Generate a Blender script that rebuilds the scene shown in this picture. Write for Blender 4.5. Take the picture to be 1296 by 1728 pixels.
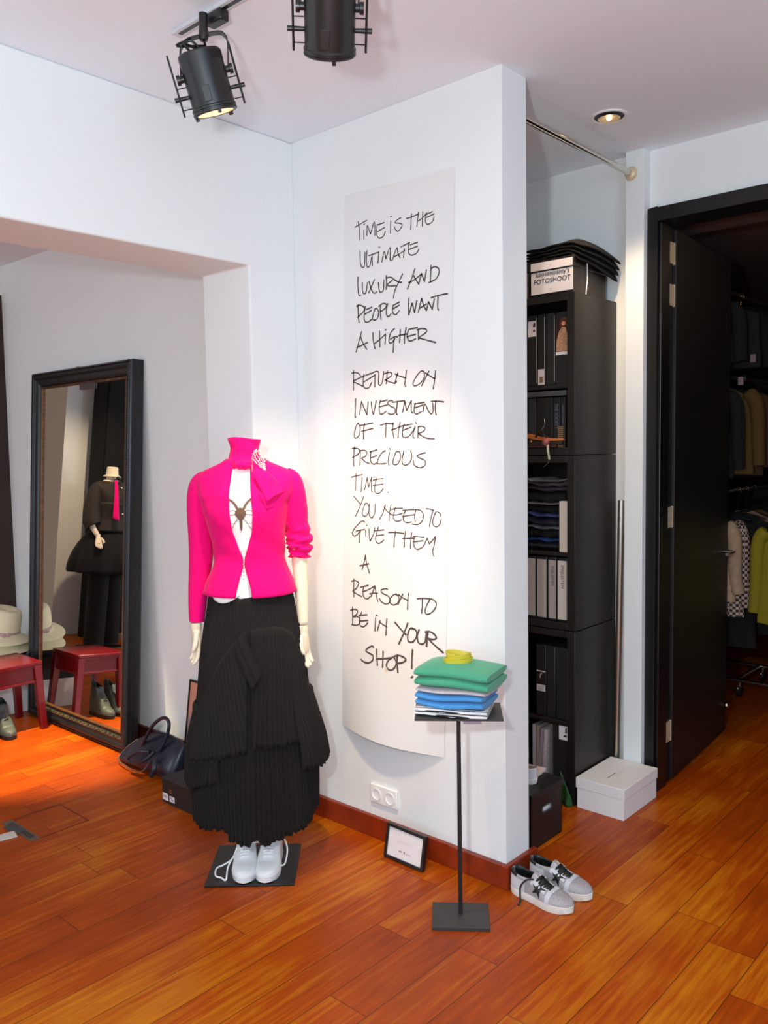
import bpy, bmesh, math, random
from mathutils import Vector, Matrix

PI = math.pi
sc = bpy.context.scene
for o in list(bpy.data.objects):
    bpy.data.objects.remove(o)
COL = sc.collection

# ------------------------------------------------------------------ camera
cam_data = bpy.data.cameras.new('camera')
cam = bpy.data.objects.new('camera', cam_data)
COL.objects.link(cam)
cam_data.sensor_fit = 'VERTICAL'
cam_data.sensor_height = 36.0
cam_data.sensor_width = 27.0
cam_data.lens = 29.629
cam_data.clip_start = 0.05
YAW, PITCH, ROLL = math.radians(-42.005), math.radians(-4.183), math.radians(-0.947)
fwd = Vector((math.sin(YAW) * math.cos(PITCH), math.cos(YAW) * math.cos(PITCH), math.sin(PITCH)))
rgt = Vector((math.cos(YAW), -math.sin(YAW), 0))
upv = rgt.cross(fwd)
r2 = rgt * math.cos(ROLL) + upv * math.sin(ROLL)
u2 = upv * math.cos(ROLL) - rgt * math.sin(ROLL)
cam.matrix_world = Matrix(((r2.x, u2.x, -fwd.x, 0), (r2.y, u2.y, -fwd.y, 0), (r2.z, u2.z, -fwd.z, 1.45), (0, 0, 0, 1)))
sc.camera = cam

# ------------------------------------------------------------------ light and exposure
sc.view_settings.view_transform = 'Standard'
sc.view_settings.look = 'None'
sc.view_settings.gamma = 1.0
sc.view_settings.exposure = -0.24
sc.view_settings.use_curve_mapping = False
sc.cycles.max_bounces = 8
sc.cycles.diffuse_bounces = 5
sc.cycles.glossy_bounces = 5
sc.cycles.sample_clamp_indirect = 6.0
sc.cycles.use_denoising = True
w = bpy.data.worlds.new('world'); sc.world = w
w.use_nodes = True
w.node_tree.nodes['Background'].inputs[0].default_value = (0.75, 0.85, 1.0, 1)
w.node_tree.nodes['Background'].inputs[1].default_value = 0.6


def aim(o, target):
    d = Vector(target) - o.location
    o.rotation_euler = d.to_track_quat('-Z', 'Y').to_euler()


def area(name, loc, target, sx, sy, power, col, shape='RECTANGLE', spread=180):
    l = bpy.data.lights.new(name, 'AREA')
    l.shape = shape; l.size = sx; l.size_y = sy; l.energy = power; l.color = col
    l.spread = math.radians(spread)
    o = bpy.data.objects.new(name, l); COL.objects.link(o)
    o.location = loc; aim(o, target)
    return o


# the photographer's flash a little left of and above the camera, and daylight from the shop window behind
fl_ = bpy.data.lights.new('camera_flash', 'POINT'); fl_.energy = 118.0; fl_.color = (0.93, 1.03, 1.06); fl_.shadow_soft_size = 0.05
flo = bpy.data.objects.new('camera_flash', fl_); COL.objects.link(flo); flo.location = (-0.30, -0.05, 1.65)
area('shop_window_daylight', (-0.6, -3.35, 1.40), (-1.4, 2.2, 2.0), 3.2, 1.8, 34.0, (0.74, 0.97, 1.08))
area('right_window_daylight', (2.88, -0.9, 1.40), (-2.5, -0.3, 2.25), 2.6, 1.8, 70.0, (0.62, 0.96, 1.28))
area('added_side_fill', (-5.0, -3.35, 1.5), (-5.0, 2.0, 1.2), 1.6, 1.8, 62.0, (0.86, 0.96, 1.02))  # fill added to cool the back room, set at an unseen window


# ------------------------------------------------------------------ materials
def lin(c):
    return tuple(((x / 255) / 12.92 if x / 255 <= 0.04045 else ((x / 255 + 0.055) / 1.055) ** 2.4) for x in c) + (1,)


MATS = {}


def pm(name, rgb, rough=0.6, metal=0.0, noise=None, bump=None, coat=0.0, sheen=0.0, spec=0.5, emit=None, alpha=None, trans=0.0):
    m = bpy.data.materials.new(name); m.use_nodes = True
    nt = m.node_tree; b = nt.nodes['Principled BSDF']
    b.inputs['Base Color'].default_value = lin(rgb)
    b.inputs['Roughness'].default_value = rough
    b.inputs['Metallic'].default_value = metal
    b.inputs['Specular IOR Level'].default_value = spec
    b.inputs['Coat Weight'].default_value = coat
    b.inputs['Coat Roughness'].default_value = 0.1
    b.inputs['Sheen Weight'].default_value = sheen
    b.inputs['Sheen Roughness'].default_value = 0.4
    b.inputs['Transmission Weight'].default_value = trans
    if emit:
        b.inputs['Emission Color'].default_value = lin(emit[0]); b.inputs['Emission Strength'].default_value = emit[1]
    tc = nt.nodes.new('ShaderNodeTexCoord')
    if noise:
        s, amt = noise[0], noise[1]
        n = nt.nodes.new('ShaderNodeTexNoise'); n.inputs['Scale'].default_value = s; n.inputs['Detail'].default_value = 5
        nt.links.new(tc.outputs['Object'], n.inputs['Vector'])
        r = nt.nodes.new('ShaderNodeMapRange')
        r.inputs[1].default_value = 0.3; r.inputs[2].default_value = 0.7
        r.inputs[3].default_value = 1 - amt; r.inputs[4].default_value = 1 + amt
        nt.links.new(n.outputs['Fac'], r.inputs[0])
        v = nt.nodes.new('ShaderNodeHueSaturation'); v.inputs['Color'].default_value = lin(rgb)
        nt.links.new(r.outputs[0], v.inputs['Value'])
        nt.links.new(v.outputs[0], b.inputs['Base Color'])
    if bump:
        n2 = nt.nodes.new('ShaderNodeTexNoise'); n2.inputs['Scale'].default_value = bump[0]; n2.inputs['Detail'].default_value = 4
        nt.links.new(tc.outputs['Object'], n2.inputs['Vector'])
        bp = nt.nodes.new('ShaderNodeBump'); bp.inputs['Strength'].default_value = bump[1]; bp.inputs['Distance'].default_value = 0.002
        nt.links.new(n2.outputs['Fac'], bp.inputs['Height'])
        nt.links.new(bp.outputs[0], b.inputs['Normal'])
    MATS[name] = m
    return m


def wave_stripes(name, c1, c2, scale, axis='X', rough=0.8, thr=0.5):
    m = pm(name, c1, rough)
    nt = m.node_tree; b = nt.nodes['Principled BSDF']
    tc = nt.nodes.new('ShaderNodeTexCoord')
    wv = nt.nodes.new('ShaderNodeTexWave'); wv.bands_direction = axis; wv.inputs['Scale'].default_value = scale
    wv.inputs['Distortion'].default_value = 0.0
    nt.links.new(tc.outputs['Object'], wv.inputs['Vector'])
    cr = nt.nodes.new('ShaderNodeValToRGB'); cr.color_ramp.interpolation = 'CONSTANT'
    cr.color_ramp.elements[0].color = lin(c2); cr.color_ramp.elements[1].color = lin(c1); cr.color_ramp.elements[1].position = thr
    nt.links.new(wv.outputs['Fac'], cr.inputs[0]); nt.links.new(cr.outputs[0], b.inputs['Base Color'])
    return m


def floor_material():
    m = bpy.data.materials.new('wood_floor'); m.use_nodes = True
    nt = m.node_tree; b = nt.nodes['Principled BSDF']
    N = nt.nodes.new; K = nt.links.new

    def mth(op, a, bb=None):
        n = N('ShaderNodeMath'); n.operation = op
        for i, x in enumerate((a, bb)):
            if x is None: continue
            if isinstance(x, (int, float)): n.inputs[i].default_value = x
            else: K(x, n.inputs[i])
        return n.outputs[0]
    tc = N('ShaderNodeTexCoord'); sx = N('ShaderNodeSeparateXYZ'); K(tc.outputs['Object'], sx.inputs[0])
    px = mth('DIVIDE', mth('ADD', sx.outputs['X'], 1.563 + 13.35), 0.1335)
    row = mth('FLOOR', px); fx = mth('SUBTRACT', px, row)
    wn = N('ShaderNodeTexWhiteNoise'); wn.noise_dimensions = '1D'; K(row, wn.inputs['W'])
    py = mth('ADD', mth('DIVIDE', sx.outputs['Y'], 1.15), mth('MULTIPLY', wn.outputs['Value'], 5.0))
    cl = mth('FLOOR', py); fy = mth('SUBTRACT', py, cl)
    cb = N('ShaderNodeCombineXYZ'); K(row, cb.inputs[0]); K(cl, cb.inputs[1])
    w2 = N('ShaderNodeTexWhiteNoise'); w2.noise_dimensions = '2D'; K(cb.outputs[0], w2.inputs['Vector'])
    # grain, stretched along the planks and shifted per plank
    mp = N('ShaderNodeMapping'); mp.inputs['Scale'].default_value = (38, 2.2, 1)
    va = N('ShaderNodeVectorMath'); va.operation = 'MULTIPLY_ADD'
    K(w2.outputs['Color'], va.inputs[0]); va.inputs[1].default_value = (7, 7, 7); K(tc.outputs['Object'], va.inputs[2])
    K(va.outputs[0], mp.inputs['Vector'])
    g = N('ShaderNodeTexNoise'); g.inputs['Scale'].default_value = 1.6; g.inputs['Detail'].default_value = 7; g.inputs['Roughness'].default_value = 0.62
    g.inputs['Distortion'].default_value = 0.5
    K(mp.outputs[0], g.inputs['Vector'])
    big = N('ShaderNodeTexNoise'); big.inputs['Scale'].default_value = 1.5; big.inputs['Detail'].default_value = 3
    K(tc.outputs['Object'], big.inputs['Vector'])
    t = mth('ADD', mth('ADD', mth('ADD', mth('MULTIPLY', w2.outputs['Value'], 0.13), 0.055), mth('MULTIPLY', g.outputs['Fac'], 0.50)), mth('SUBTRACT', mth('MULTIPLY', big.outputs['Fac'], 0.62), 0.08))
    cr = N('ShaderNodeValToRGB')
    e = cr.color_ramp.elements
    e[0].position = 0.34; e[0].color = lin((112, 30, 0))
    e[1].position = 0.92; e[1].color = lin((222, 142, 22))
    k = cr.color_ramp.elements.new(0.60); k.color = lin((168, 68, 2))
    K(t, cr.inputs[0])
    ex = mth('MINIMUM', fx, mth('SUBTRACT', 1.0, fx)); ey = mth('MINIMUM', fy, mth('SUBTRACT', 1.0, fy))
    gap = mth('MAXIMUM', mth('LESS_THAN', ex, 0.011), mth('LESS_THAN', ey, 0.0012))
    mx = N('ShaderNodeMix'); mx.data_type = 'RGBA'
    K(mth('MULTIPLY', gap, 0.75), mx.inputs[0]); K(cr.outputs[0], mx.inputs[6]); mx.inputs[7].default_value = lin((62, 24, 8))
    K(mx.outputs[2], b.inputs['Base Color'])
    rr = N('ShaderNodeMapRange'); rr.inputs[3].default_value = 0.30; rr.inputs[4].default_value = 0.46
    K(big.outputs['Fac'], rr.inputs[0]); K(rr.outputs[0], b.inputs['Roughness'])
    bp = N('ShaderNodeBump'); bp.inputs['Strength'].default_value = 0.12; bp.inputs['Distance'].default_value = 0.001
    K(mth('SUBTRACT', g.outputs['Fac'], mth('MULTIPLY', gap, 2.0)), bp.inputs['Height']); K(bp.outputs[0], b.inputs['Normal'])
    b.inputs['Specular IOR Level'].default_value = 0.24
    return m


M_floor = floor_material()
M_wall = pm('white_wall_paint', (232, 235, 234), 0.75, noise=(1.5, 0.012), bump=(90, 0.06))
M_ceil = pm('ceiling_paint', (238, 245, 252), 0.8, bump=(60, 0.04))
M_base = pm('stained_wood', (132, 42, 10), 0.35, noise=(14, 0.25))
M_darkbase = pm('dark_baseboard_wood', (78, 30, 18), 0.4, noise=(14, 0.2))
M_black = pm('black_lacquer', (17, 16, 17), 0.36)
M_blackwood = pm('black_shelf_board', (24, 19, 18), 0.42, noise=(30, 0.1))
M_blackmetal = pm('black_metal', (20, 20, 22), 0.38, spec=0.6)
M_grey = pm('dark_grey_steel', (52, 50, 48), 0.5, noise=(40, 0.06))
M_chrome = pm('chrome', (214, 208, 198), 0.16, metal=1.0)
M_steel = pm('worn_steel', (226, 206, 172), 0.35, metal=0.35, noise=(120, 0.15))
M_whiteplastic = pm('white_plastic', (240, 239, 238), 0.35)
M_paper = pm('banner_paper', (228, 228, 226), 0.85, noise=(2.5, 0.015), bump=(6, 0.25))
M_ink = pm('marker_ink', (78, 66, 64), 0.8)
M_pink = pm('fuchsia_wool', (230, 0, 112), 0.9, noise=(60, 0.04), bump=(420, 0.25), sheen=0.08, spec=0.2)
M_shirt = pm('white_jersey', (240, 238, 236), 0.85, bump=(30, 0.2))
M_print = pm('brown_print', (98, 72, 58), 0.8)
M_printgrey = pm('grey_print', (190, 186, 184), 0.8)
M_skin = pm('mannequin_cream', (238, 222, 196), 0.45, noise=(6, 0.03))
M_skirt = pm('black_pleated_cloth', (18, 15, 15), 0.85, bump=(300, 0.2), sheen=0.03, spec=0.3)
M_silver = pm('silver', (222, 214, 206), 0.2, metal=1.0)
M_whiteleather = pm('white_leather', (230, 230, 230), 0.5, bump=(160, 0.08))
M_lace = pm('white_lace', (240, 240, 240), 0.8)
M_red = pm('red_lacquer', (100, 2, 13), 0.28, noise=(8, 0.1), coat=0.3)
M_navy = pm('navy_leather', (24, 28, 44), 0.34, noise=(30, 0.15), bump=(60, 0.2))
M_navyedge = pm('navy_leather_edge', (86, 74, 72), 0.4)
M_hat = pm('cream_straw', (236, 224, 186), 0.8, bump=(240, 0.5))
M_ribbon = pm('dusty_rose_ribbon', (196, 160, 158), 0.6)
M_glass = pm('mirror_silver', (236, 236, 232), 0.0, metal=1.0)
M_gilt = pm('worn_gilt', (104, 66, 36), 0.45, metal=0.5, noise=(60, 0.4))


# ------------------------------------------------------------------ mesh helpers
class MB:
    def __init__(s):
        s.v = []; s.f = []

    def add(s, vs, fs):
        o = len(s.v); s.v += [tuple(p) for p in vs]; s.f += [tuple(i + o for i in q) for q in fs]
        return s

    def box(s, x0, x1, y0, y1, z0, z1, M=None):
        vs = [Vector((x, y, z)) for x in (x0, x1) for y in (y0, y1) for z in (z0, z1)]
        if M is not None: vs = [M @ p for p in vs]
        return s.add(vs, [(0, 1, 3, 2), (4, 6, 7, 5), (0, 4, 5, 1), (2, 3, 7, 6), (0, 2, 6, 4), (1, 5, 7, 3)])

    def tube(s, pts, r, n=10, closed=False, flat=1.0):
        pts = [Vector(p) for p in pts]
        m = len(pts)
        rs = r if isinstance(r, (list, tuple)) else [r] * m
        T = []
        for i in range(m):
            a = pts[(i - 1) % m] if (closed or i > 0) else pts[i]
            b = pts[(i + 1) % m] if (closed or i < m - 1) else pts[i]
            t = (b - a); T.append(t.normalized() if t.length > 1e-9 else Vector((0, 0, 1)))
        u = T[0].orthogonal().normalized()
        vs = []
        for i in range(m):
            u = (u - T[i] * u.dot(T[i]))
            u = u.normalized() if u.length > 1e-6 else T[i].orthogonal().normalized()
            vv = T[i].cross(u)
            for k in range(n):
                a = 2 * PI * k / n
                vs.append(pts[i] + (u * math.cos(a) + vv * math.sin(a) * flat) * rs[i])
        fs = []
        for i in range(m if closed else m - 1):
            j = (i + 1) % m
            for k in range(n):
                k2 = (k + 1) % n
                fs.append((i * n + k, i * n + k2, j * n + k2, j * n + k))
        if not closed:
            fs.append(tuple(range(n - 1, -1, -1))); fs.append(tuple((m - 1) * n + k for k in range(n)))
        return s.add(vs, fs)

    def lathe(s, prof, n=32, M=None, capb=True, capt=True):
        vs = []
        for (r, z) in prof:
            for k in range(n):
                a = 2 * PI * k / n
                p = Vector((r * math.cos(a), r * math.sin(a), z))
                vs.append(M @ p if M is not None else p)
        fs = []
        for i in range(len(prof) - 1):
            for k in range(n):
                k2 = (k + 1) % n
                fs.append((i * n + k, i * n + k2, (i + 1) * n + k2, (i + 1) * n + k))
        if capb: fs.append(tuple(range(n - 1, -1, -1)))
        if capt: fs.append(tuple((len(prof) - 1) * n + k for k in range(n)))
        return s.add(vs, fs)

    def grid(s, fn, nu, nv, cu=False, cv=False):
        vs = [fn(i, j) for i in range(nu) for j in range(nv)]
        fs = []
        for i in range(nu if cu else nu - 1):
            for j in range(nv if cv else nv - 1):
                i2 = (i + 1) % nu; j2 = (j + 1) % nv
                fs.append((i * nv + j, i2 * nv + j, i2 * nv + j2, i * nv + j2))
        return s.add(vs, fs)

    def loft(s, rings, cap=True):
        n = len(rings[0]); m = len(rings)
        vs = [p for r in rings for p in r]; fs = []
        for i in range(m - 1):
            for k in range(n):
                k2 = (k + 1) % n
                fs.append((i * n + k, i * n + k2, (i + 1) * n + k2, (i + 1) * n + k))
        if cap:
            fs.append(tuple(range(n - 1, -1, -1))); fs.append(tuple((m - 1) * n + k for k in range(n)))
        return s.add(vs, fs)

    def prism(s, poly, d0, d1, fn):
        """polygon (a, b) swept from d0 to d1; fn(a, b, d) -> point"""
        n = len(poly)
        vs = [fn(a, b, d0) for a, b in poly] + [fn(a, b, d1) for a, b in poly]
        fs = [tuple(range(n - 1, -1, -1)), tuple(range(n, 2 * n))]
        for k in range(n):
            k2 = (k + 1) % n
            fs.append((k, k2, n + k2, n + k))
        return s.add(vs, fs)

    def ball(s, c, r, nu=12, nv=8, sc_=(1, 1, 1)):
        c = Vector(c)
        prof = [(math.sin(PI * i / nv), -math.cos(PI * i / nv)) for i in range(nv + 1)]
        prof[0] = (0.001, -1); prof[-1] = (0.001, 1)
        M = Matrix.Translation(c) @ Matrix.Diagonal((r * sc_[0], r * sc_[1], r * sc_[2], 1))
        return s.lathe(prof, nu, M)

    def build(s, name, mat, parent=None, smooth=True, bevel=0.0, solid=0.0, sub=0, ang=38, segs=2, kind=None):
        me = bpy.data.meshes.new(name)
        me.from_pydata([tuple(p) for p in s.v], [], s.f)
        bm = bmesh.new(); bm.from_mesh(me)
        bmesh.ops.remove_doubles(bm, verts=bm.verts, dist=1e-6)
        bmesh.ops.recalc_face_normals(bm, faces=bm.faces)
        bm.to_mesh(me); bm.free()
        me.materials.append(mat)
        if smooth:
            me.polygons.foreach_set('use_smooth', [True] * len(me.polygons))
            me.set_sharp_from_angle(angle=math.radians(ang))
        o = bpy.data.objects.new(name, me); COL.objects.link(o)
        if parent: o.parent = parent
        if bevel:
            md = o.modifiers.new('bevel', 'BEVEL'); md.width = bevel; md.segments = segs; md.limit_method = 'ANGLE'
        if solid:
            md = o.modifiers.new('solid', 'SOLIDIFY'); md.thickness = solid; md.offset = -1
        if sub:
            md = o.modifiers.new('sub', 'SUBSURF'); md.levels = sub; md.render_levels = sub
        if kind: o['kind'] = kind
        return o


def thing(name, label, cat, loc=(0, 0, 0), rotz=0.0, group=None):
    o = bpy.data.objects.new(name, None); COL.objects.link(o)
    o.empty_display_size = 0.05
    o.location = loc; o.rotation_euler = (0, 0, rotz)
    return tag(o, label, cat, group)


def tag(o, label, cat, group=None):
    o['label'] = label; o['category'] = cat; o['kind'] = 'thing'
    if group: o['group'] = group
    return o


def B(x0, x1, y0, y1, z0, z1, M=None):
    return MB().box(x0, x1, y0, y1, z0, z1, M)


def T(x, y, z):
    return Matrix.Translation((x, y, z))


def basis(o, zdir, xhint=(1, 0, 0)):
    z = Vector(zdir).normalized(); x = Vector(xhint); x = (x - z * x.dot(z)).normalized(); y = z.cross(x)
    return Matrix(((x.x, y.x, z.x, o[0]), (x.y, y.y, z.y, o[1]), (x.z, y.z, z.z, o[2]), (0, 0, 0, 1)))


def catmull(pts, n=6, closed=False):
    P = [Vector(p) for p in pts]; m = len(P)
    if m < 3 and not closed:
        return P
    out = []
    rng = range(m if closed else m - 1)
    for i in rng:
        if closed:
            a, b, c, d = P[(i - 1) % m], P[i], P[(i + 1) % m], P[(i + 2) % m]
        else:
            a, b, c, d = P[max(i - 1, 0)], P[i], P[i + 1], P[min(i + 2, m - 1)]
        for k in range(n):
            t = k / n
            out.append(0.5 * ((2 * b) + (c - a) * t + (2 * a - 5 * b + 4 * c - d) * t * t + (3 * b - a - 3 * c + d) * t ** 3))
    if not closed: out.append(P[-1])
    return out


def interp(tab, x):
    if x <= tab[0][0]: return tab[0][1]
    for (a, va), (b, vb) in zip(tab, tab[1:]):
        if x <= b:
            t = (x - a) / (b - a)
            return va + (vb - va) * t
    return tab[-1][1]


def sinterp(tab, x):
    """smooth (catmull) interpolation of a table"""
    if x <= tab[0][0]: return tab[0][1]
    for i in range(len(tab) - 1):
        a, va = tab[i]; b, vb = tab[i + 1]
        if x <= b:
            t = (x - a) / (b - a)
            p0 = tab[max(i - 1, 0)][1]; p3 = tab[min(i + 2, len(tab) - 1)][1]
            return 0.5 * ((2 * va) + (vb - p0) * t + (2 * p0 - 5 * va + 4 * vb - p3) * t * t + (3 * va - p0 - 3 * vb + p3) * t ** 3)
    return tab[-1][1]


def text_part(name, s, size, mat, parent, M, ext=0.0003, sx=1.0):
    """letters lying in the local XY plane of M, centred"""
    cu = bpy.data.curves.new(name, 'FONT'); cu.body = s; cu.size = size; cu.align_x = 'CENTER'; cu.align_y = 'CENTER'
    cu.extrude = ext; cu.resolution_u = 3
    t = bpy.data.objects.new(name, cu); COL.objects.link(t)
    me = bpy.data.meshes.new_from_object(t)
    bpy.data.objects.remove(t); bpy.data.curves.remove(cu)
    me.transform(M @ Matrix.Diagonal((sx, 1, 1, 1)))
    me.materials.clear(); me.materials.append(mat)
    o = bpy.data.objects.new(name, me); COL.objects.link(o); o.parent = parent
    return o


def structure(o):
    o['kind'] = 'structure'
    return o


# ------------------------------------------------------------------ the rooms
CZ = 2.634
S = structure
S(B(-7.4, 3.1, -3.6, 6.9, -0.12, 0.0).build('floor', M_floor, smooth=False))
S(B(-2.6, 3.1, -3.6, 3.46, CZ, CZ + 0.12).build('ceiling', M_ceil, smooth=False))
S(B(-7.4, -2.6, -3.6, 2.42, 2.575, 2.70).build('ceiling_back_room', M_ceil, smooth=False))
S(B(-2.62, -1.517, 2.259, 2.40, 0, CZ).build('wall_centre', M_wall, smooth=False, bevel=0.002))
poly = [(-3.6, 2.14), (2.032, 2.14), (2.032, 0), (2.262, 0), (2.262, CZ), (-3.6, CZ)]
S(MB().prism(poly, -2.768, -2.48, lambda a, b, d: (d, a, b)).build('wall_left', M_wall, smooth=False, bevel=0.008, segs=3))
S(B(-5.12, -2.70, 2.285, 2.42, 0, 2.64).build('wall_back_left', M_wall, smooth=False))
M_taupe = pm('taupe_paint', (158, 140, 120), 0.7)
S(B(-5.6, -5.09, 1.825, 2.0, 0, 2.575).build('wall_pier_left', M_taupe, smooth=False))
S(MB().box(-5.6, -5.095, 2.0, 2.42, 0, 0.5).box(-5.6, -5.095, 2.0, 2.42, 2.41, 2.575).build('wall_far_left', M_wall, smooth=False))
M_brown = pm('dark_brown_veneer', (50, 32, 24), 0.4, noise=(5, 0.25))
S(B(-5.6, -5.10, 2.0, 2.42, 0.5, 2.41).build('door_2', M_brown, smooth=False))
S(B(-7.4, -7.3, -3.6, 2.42, 0, 2.6).build('wall_end_left', M_wall, smooth=False))
S(B(-7.3, -5.6, 1.9, 2.42, 0, 2.6).build('wall_return_left', M_wall, smooth=False))
S(B(-2.62, -1.56, 3.325, 3.46, 0, CZ).build('wall_back', M_wall, smooth=False))
S(B(-2.72, -2.60, 2.30, 3.46, 0, CZ).build('wall_alcove_left', M_wall, smooth=False))
S(B(-1.598, -1.519, 3.268, 3.46, 0, CZ).build('trim_1', M_wall, smooth=False, bevel=0.003))
S(MB().box(-1.519, 3.1, 3.326, 3.46, 2.400, CZ).box(-0.52, 3.1, 3.326, 3.46, 0, 2.40).build('wall_right', M_wall, smooth=False))
S(MB().box(3.0, 3.1, -3.6, -2.3, 0, CZ).box(3.0, 3.1, 0.5, 3.4, 0, CZ).box(3.0, 3.1, -2.3, 0.5, 0, 0.45).box(3.0, 3.1, -2.3, 0.5, 2.45, CZ).build('wall_side_right', M_wall, smooth=False))
S(MB().box(-7.4, -5.9, -3.6, -3.5, 0, 2.6).box(-4.1, -2.3, -3.6, -3.5, 0, 2.6).box(1.1, 3.1, -3.6, -3.5, 0, CZ)
  .box(-5.9, -4.1, -3.6, -3.5, 0, 0.5).box(-5.9, -4.1, -3.6, -3.5, 2.45, 2.6).box(-2.3, 1.1, -3.6, -3.5, 0, 0.45).box(-2.3, 1.1, -3.6, -3.5, 2.58, CZ)
  .build('wall_front', M_wall, smooth=False))
M_pane = pm('window_glass', (250, 252, 255), 0.02, trans=1.0)
for i, (a, b, z0, z1) in enumerate(((-2.3, 1.1, 0.45, 2.58), (-5.9, -4.1, 0.5, 2.45))):  # the second one is unseen, added to go with the back room fill
    fr = MB()
    for x in (a, (a + b) / 2 - 0.03, b - 0.06): fr.box(x, x + 0.06, -3.58, -3.52, z0, z1)
    fr.box(a, b, -3.58, -3.52, z0, z0 + 0.06).box(a, b, -3.58, -3.52, z1 - 0.06, z1)
    wo = S(fr.build('window_%d' % (i + 1), M_whiteplastic, smooth=False))
    B(a + 0.02, b - 0.02, -3.556, -3.55, z0 + 0.02, z1 - 0.02).build('pane', M_pane, wo, smooth=False)
fr = MB()
for y in (-2.3, -0.93, 0.44): fr.box(3.02, 3.08, y, y + 0.06, 0.45, 2.45)
fr.box(3.02, 3.08, -2.3, 0.5, 0.45, 0.51).box(3.02, 3.08, -2.3, 0.5, 2.39, 2.45)
wo = S(fr.build('window_3', M_whiteplastic, smooth=False))
B(3.05, 3.056, -2.28, 0.48, 0.47, 2.43).build('pane', M_pane, wo, smooth=False)
# stock room behind the black door
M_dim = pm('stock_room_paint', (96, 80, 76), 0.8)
M_dark = pm('stock_room_wall_shade', (40, 36, 36), 0.8)  # shade of the stock room interior put into the wall colour
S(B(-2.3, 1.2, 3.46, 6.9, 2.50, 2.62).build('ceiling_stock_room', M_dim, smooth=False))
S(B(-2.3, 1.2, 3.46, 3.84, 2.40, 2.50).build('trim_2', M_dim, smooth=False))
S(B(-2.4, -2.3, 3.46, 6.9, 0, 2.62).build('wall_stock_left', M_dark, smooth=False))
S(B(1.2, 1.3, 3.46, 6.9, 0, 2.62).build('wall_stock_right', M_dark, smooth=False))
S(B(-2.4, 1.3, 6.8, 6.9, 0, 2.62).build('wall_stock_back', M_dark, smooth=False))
# baseboards
bb = MB().prism([(-2.48, 2.241), (-1.499, 2.241), (-1.499, 2.425), (-1.517, 2.425), (-1.517, 2.259), (-2.48, 2.259)], 0, 0.081, lambda a, b, d: (a, b, d))
S(bb.build('baseboard_centre', M_base, smooth=False, bevel=0.003))
S(B(-2.48, -2.462, 2.032, 2.241, 0, 0.081).build('baseboard_pier', M_base, smooth=False, bevel=0.003))
S(B(-5.09, -2.768, 2.267, 2.285, 0, 0.081).build('baseboard_left', M_darkbase, smooth=False, bevel=0.003))

# ------------------------------------------------------------------ black door with its frame
dr = bpy.data.objects.new('door_1', None); COL.objects.link(dr); dr['kind'] = 'structure'
fm = MB().box(-1.519, -1.478, 3.298, 3.46, 0, 2.40).box(-0.60, -0.52, 3.298, 3.46, 0, 2.40).box(-1.478, -0.60, 3.298, 3.46, 2.345, 2.40)
fm.box(-1.478, -1.466, 3.318, 3.40, 0, 2.345)
fm.build('door_frame', M_black, dr, smooth=False, bevel=0.003)
LM = T(-1.466, 3.462, 0) @ Matrix.Rotation(math.atan2(0.075, 0.997), 4, 'Z')
leaf = B(-0.040, 0.0, 0, 0.795, 0.012, 2.34, LM).build('door_leaf', pm('door_black', (19, 16, 15), 0.5), dr, smooth=False, bevel=0.002)
for hz in (2.24, 2.07, 1.15, 0.227):
    h = MB().box(-1.4765, -1.470, 3.408, 3.452, hz - 0.043, hz + 0.043).box(-1.494, -1.470, 3.456, 3.4615, hz - 0.043, hz + 0.043)
    h.tube([(-1.474, 3.456, hz - 0.045), (-1.474, 3.456, hz + 0.045)], 0.0055, 10)
    h.build('hinge', M_steel, dr)
hd = MB().tube([(0.0, 0.735, 0.925), (0.045, 0.735, 0.925)], 0.008, 10).tube([(0.045, 0.742, 0.925), (0.048, 0.70, 0.925), (0.046, 0.615, 0.925)], 0.0075, 10)
hd.lathe([(0.024, 0), (0.024, 0.005)], 20, basis((0.0, 0.735, 0.925), (1, 0, 0)))
hd.v = [tuple(LM @ Vector(p)) for p in hd.v]
hd.build('door_handle', M_chrome, dr)
lk = MB().lathe([(0.016, 0), (0.016, 0.007), (0.006, 0.009)], 20, LM @ basis((0.0, 0.735, 0.855), (1, 0, 0)))
lk.build('keyhole', M_chrome, dr)
bt = MB().ball(LM @ Vector((0.012, 0.765, 0.145)), 0.016, 12, 8)
bt.build('door_stop', M_chrome, dr)

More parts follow.
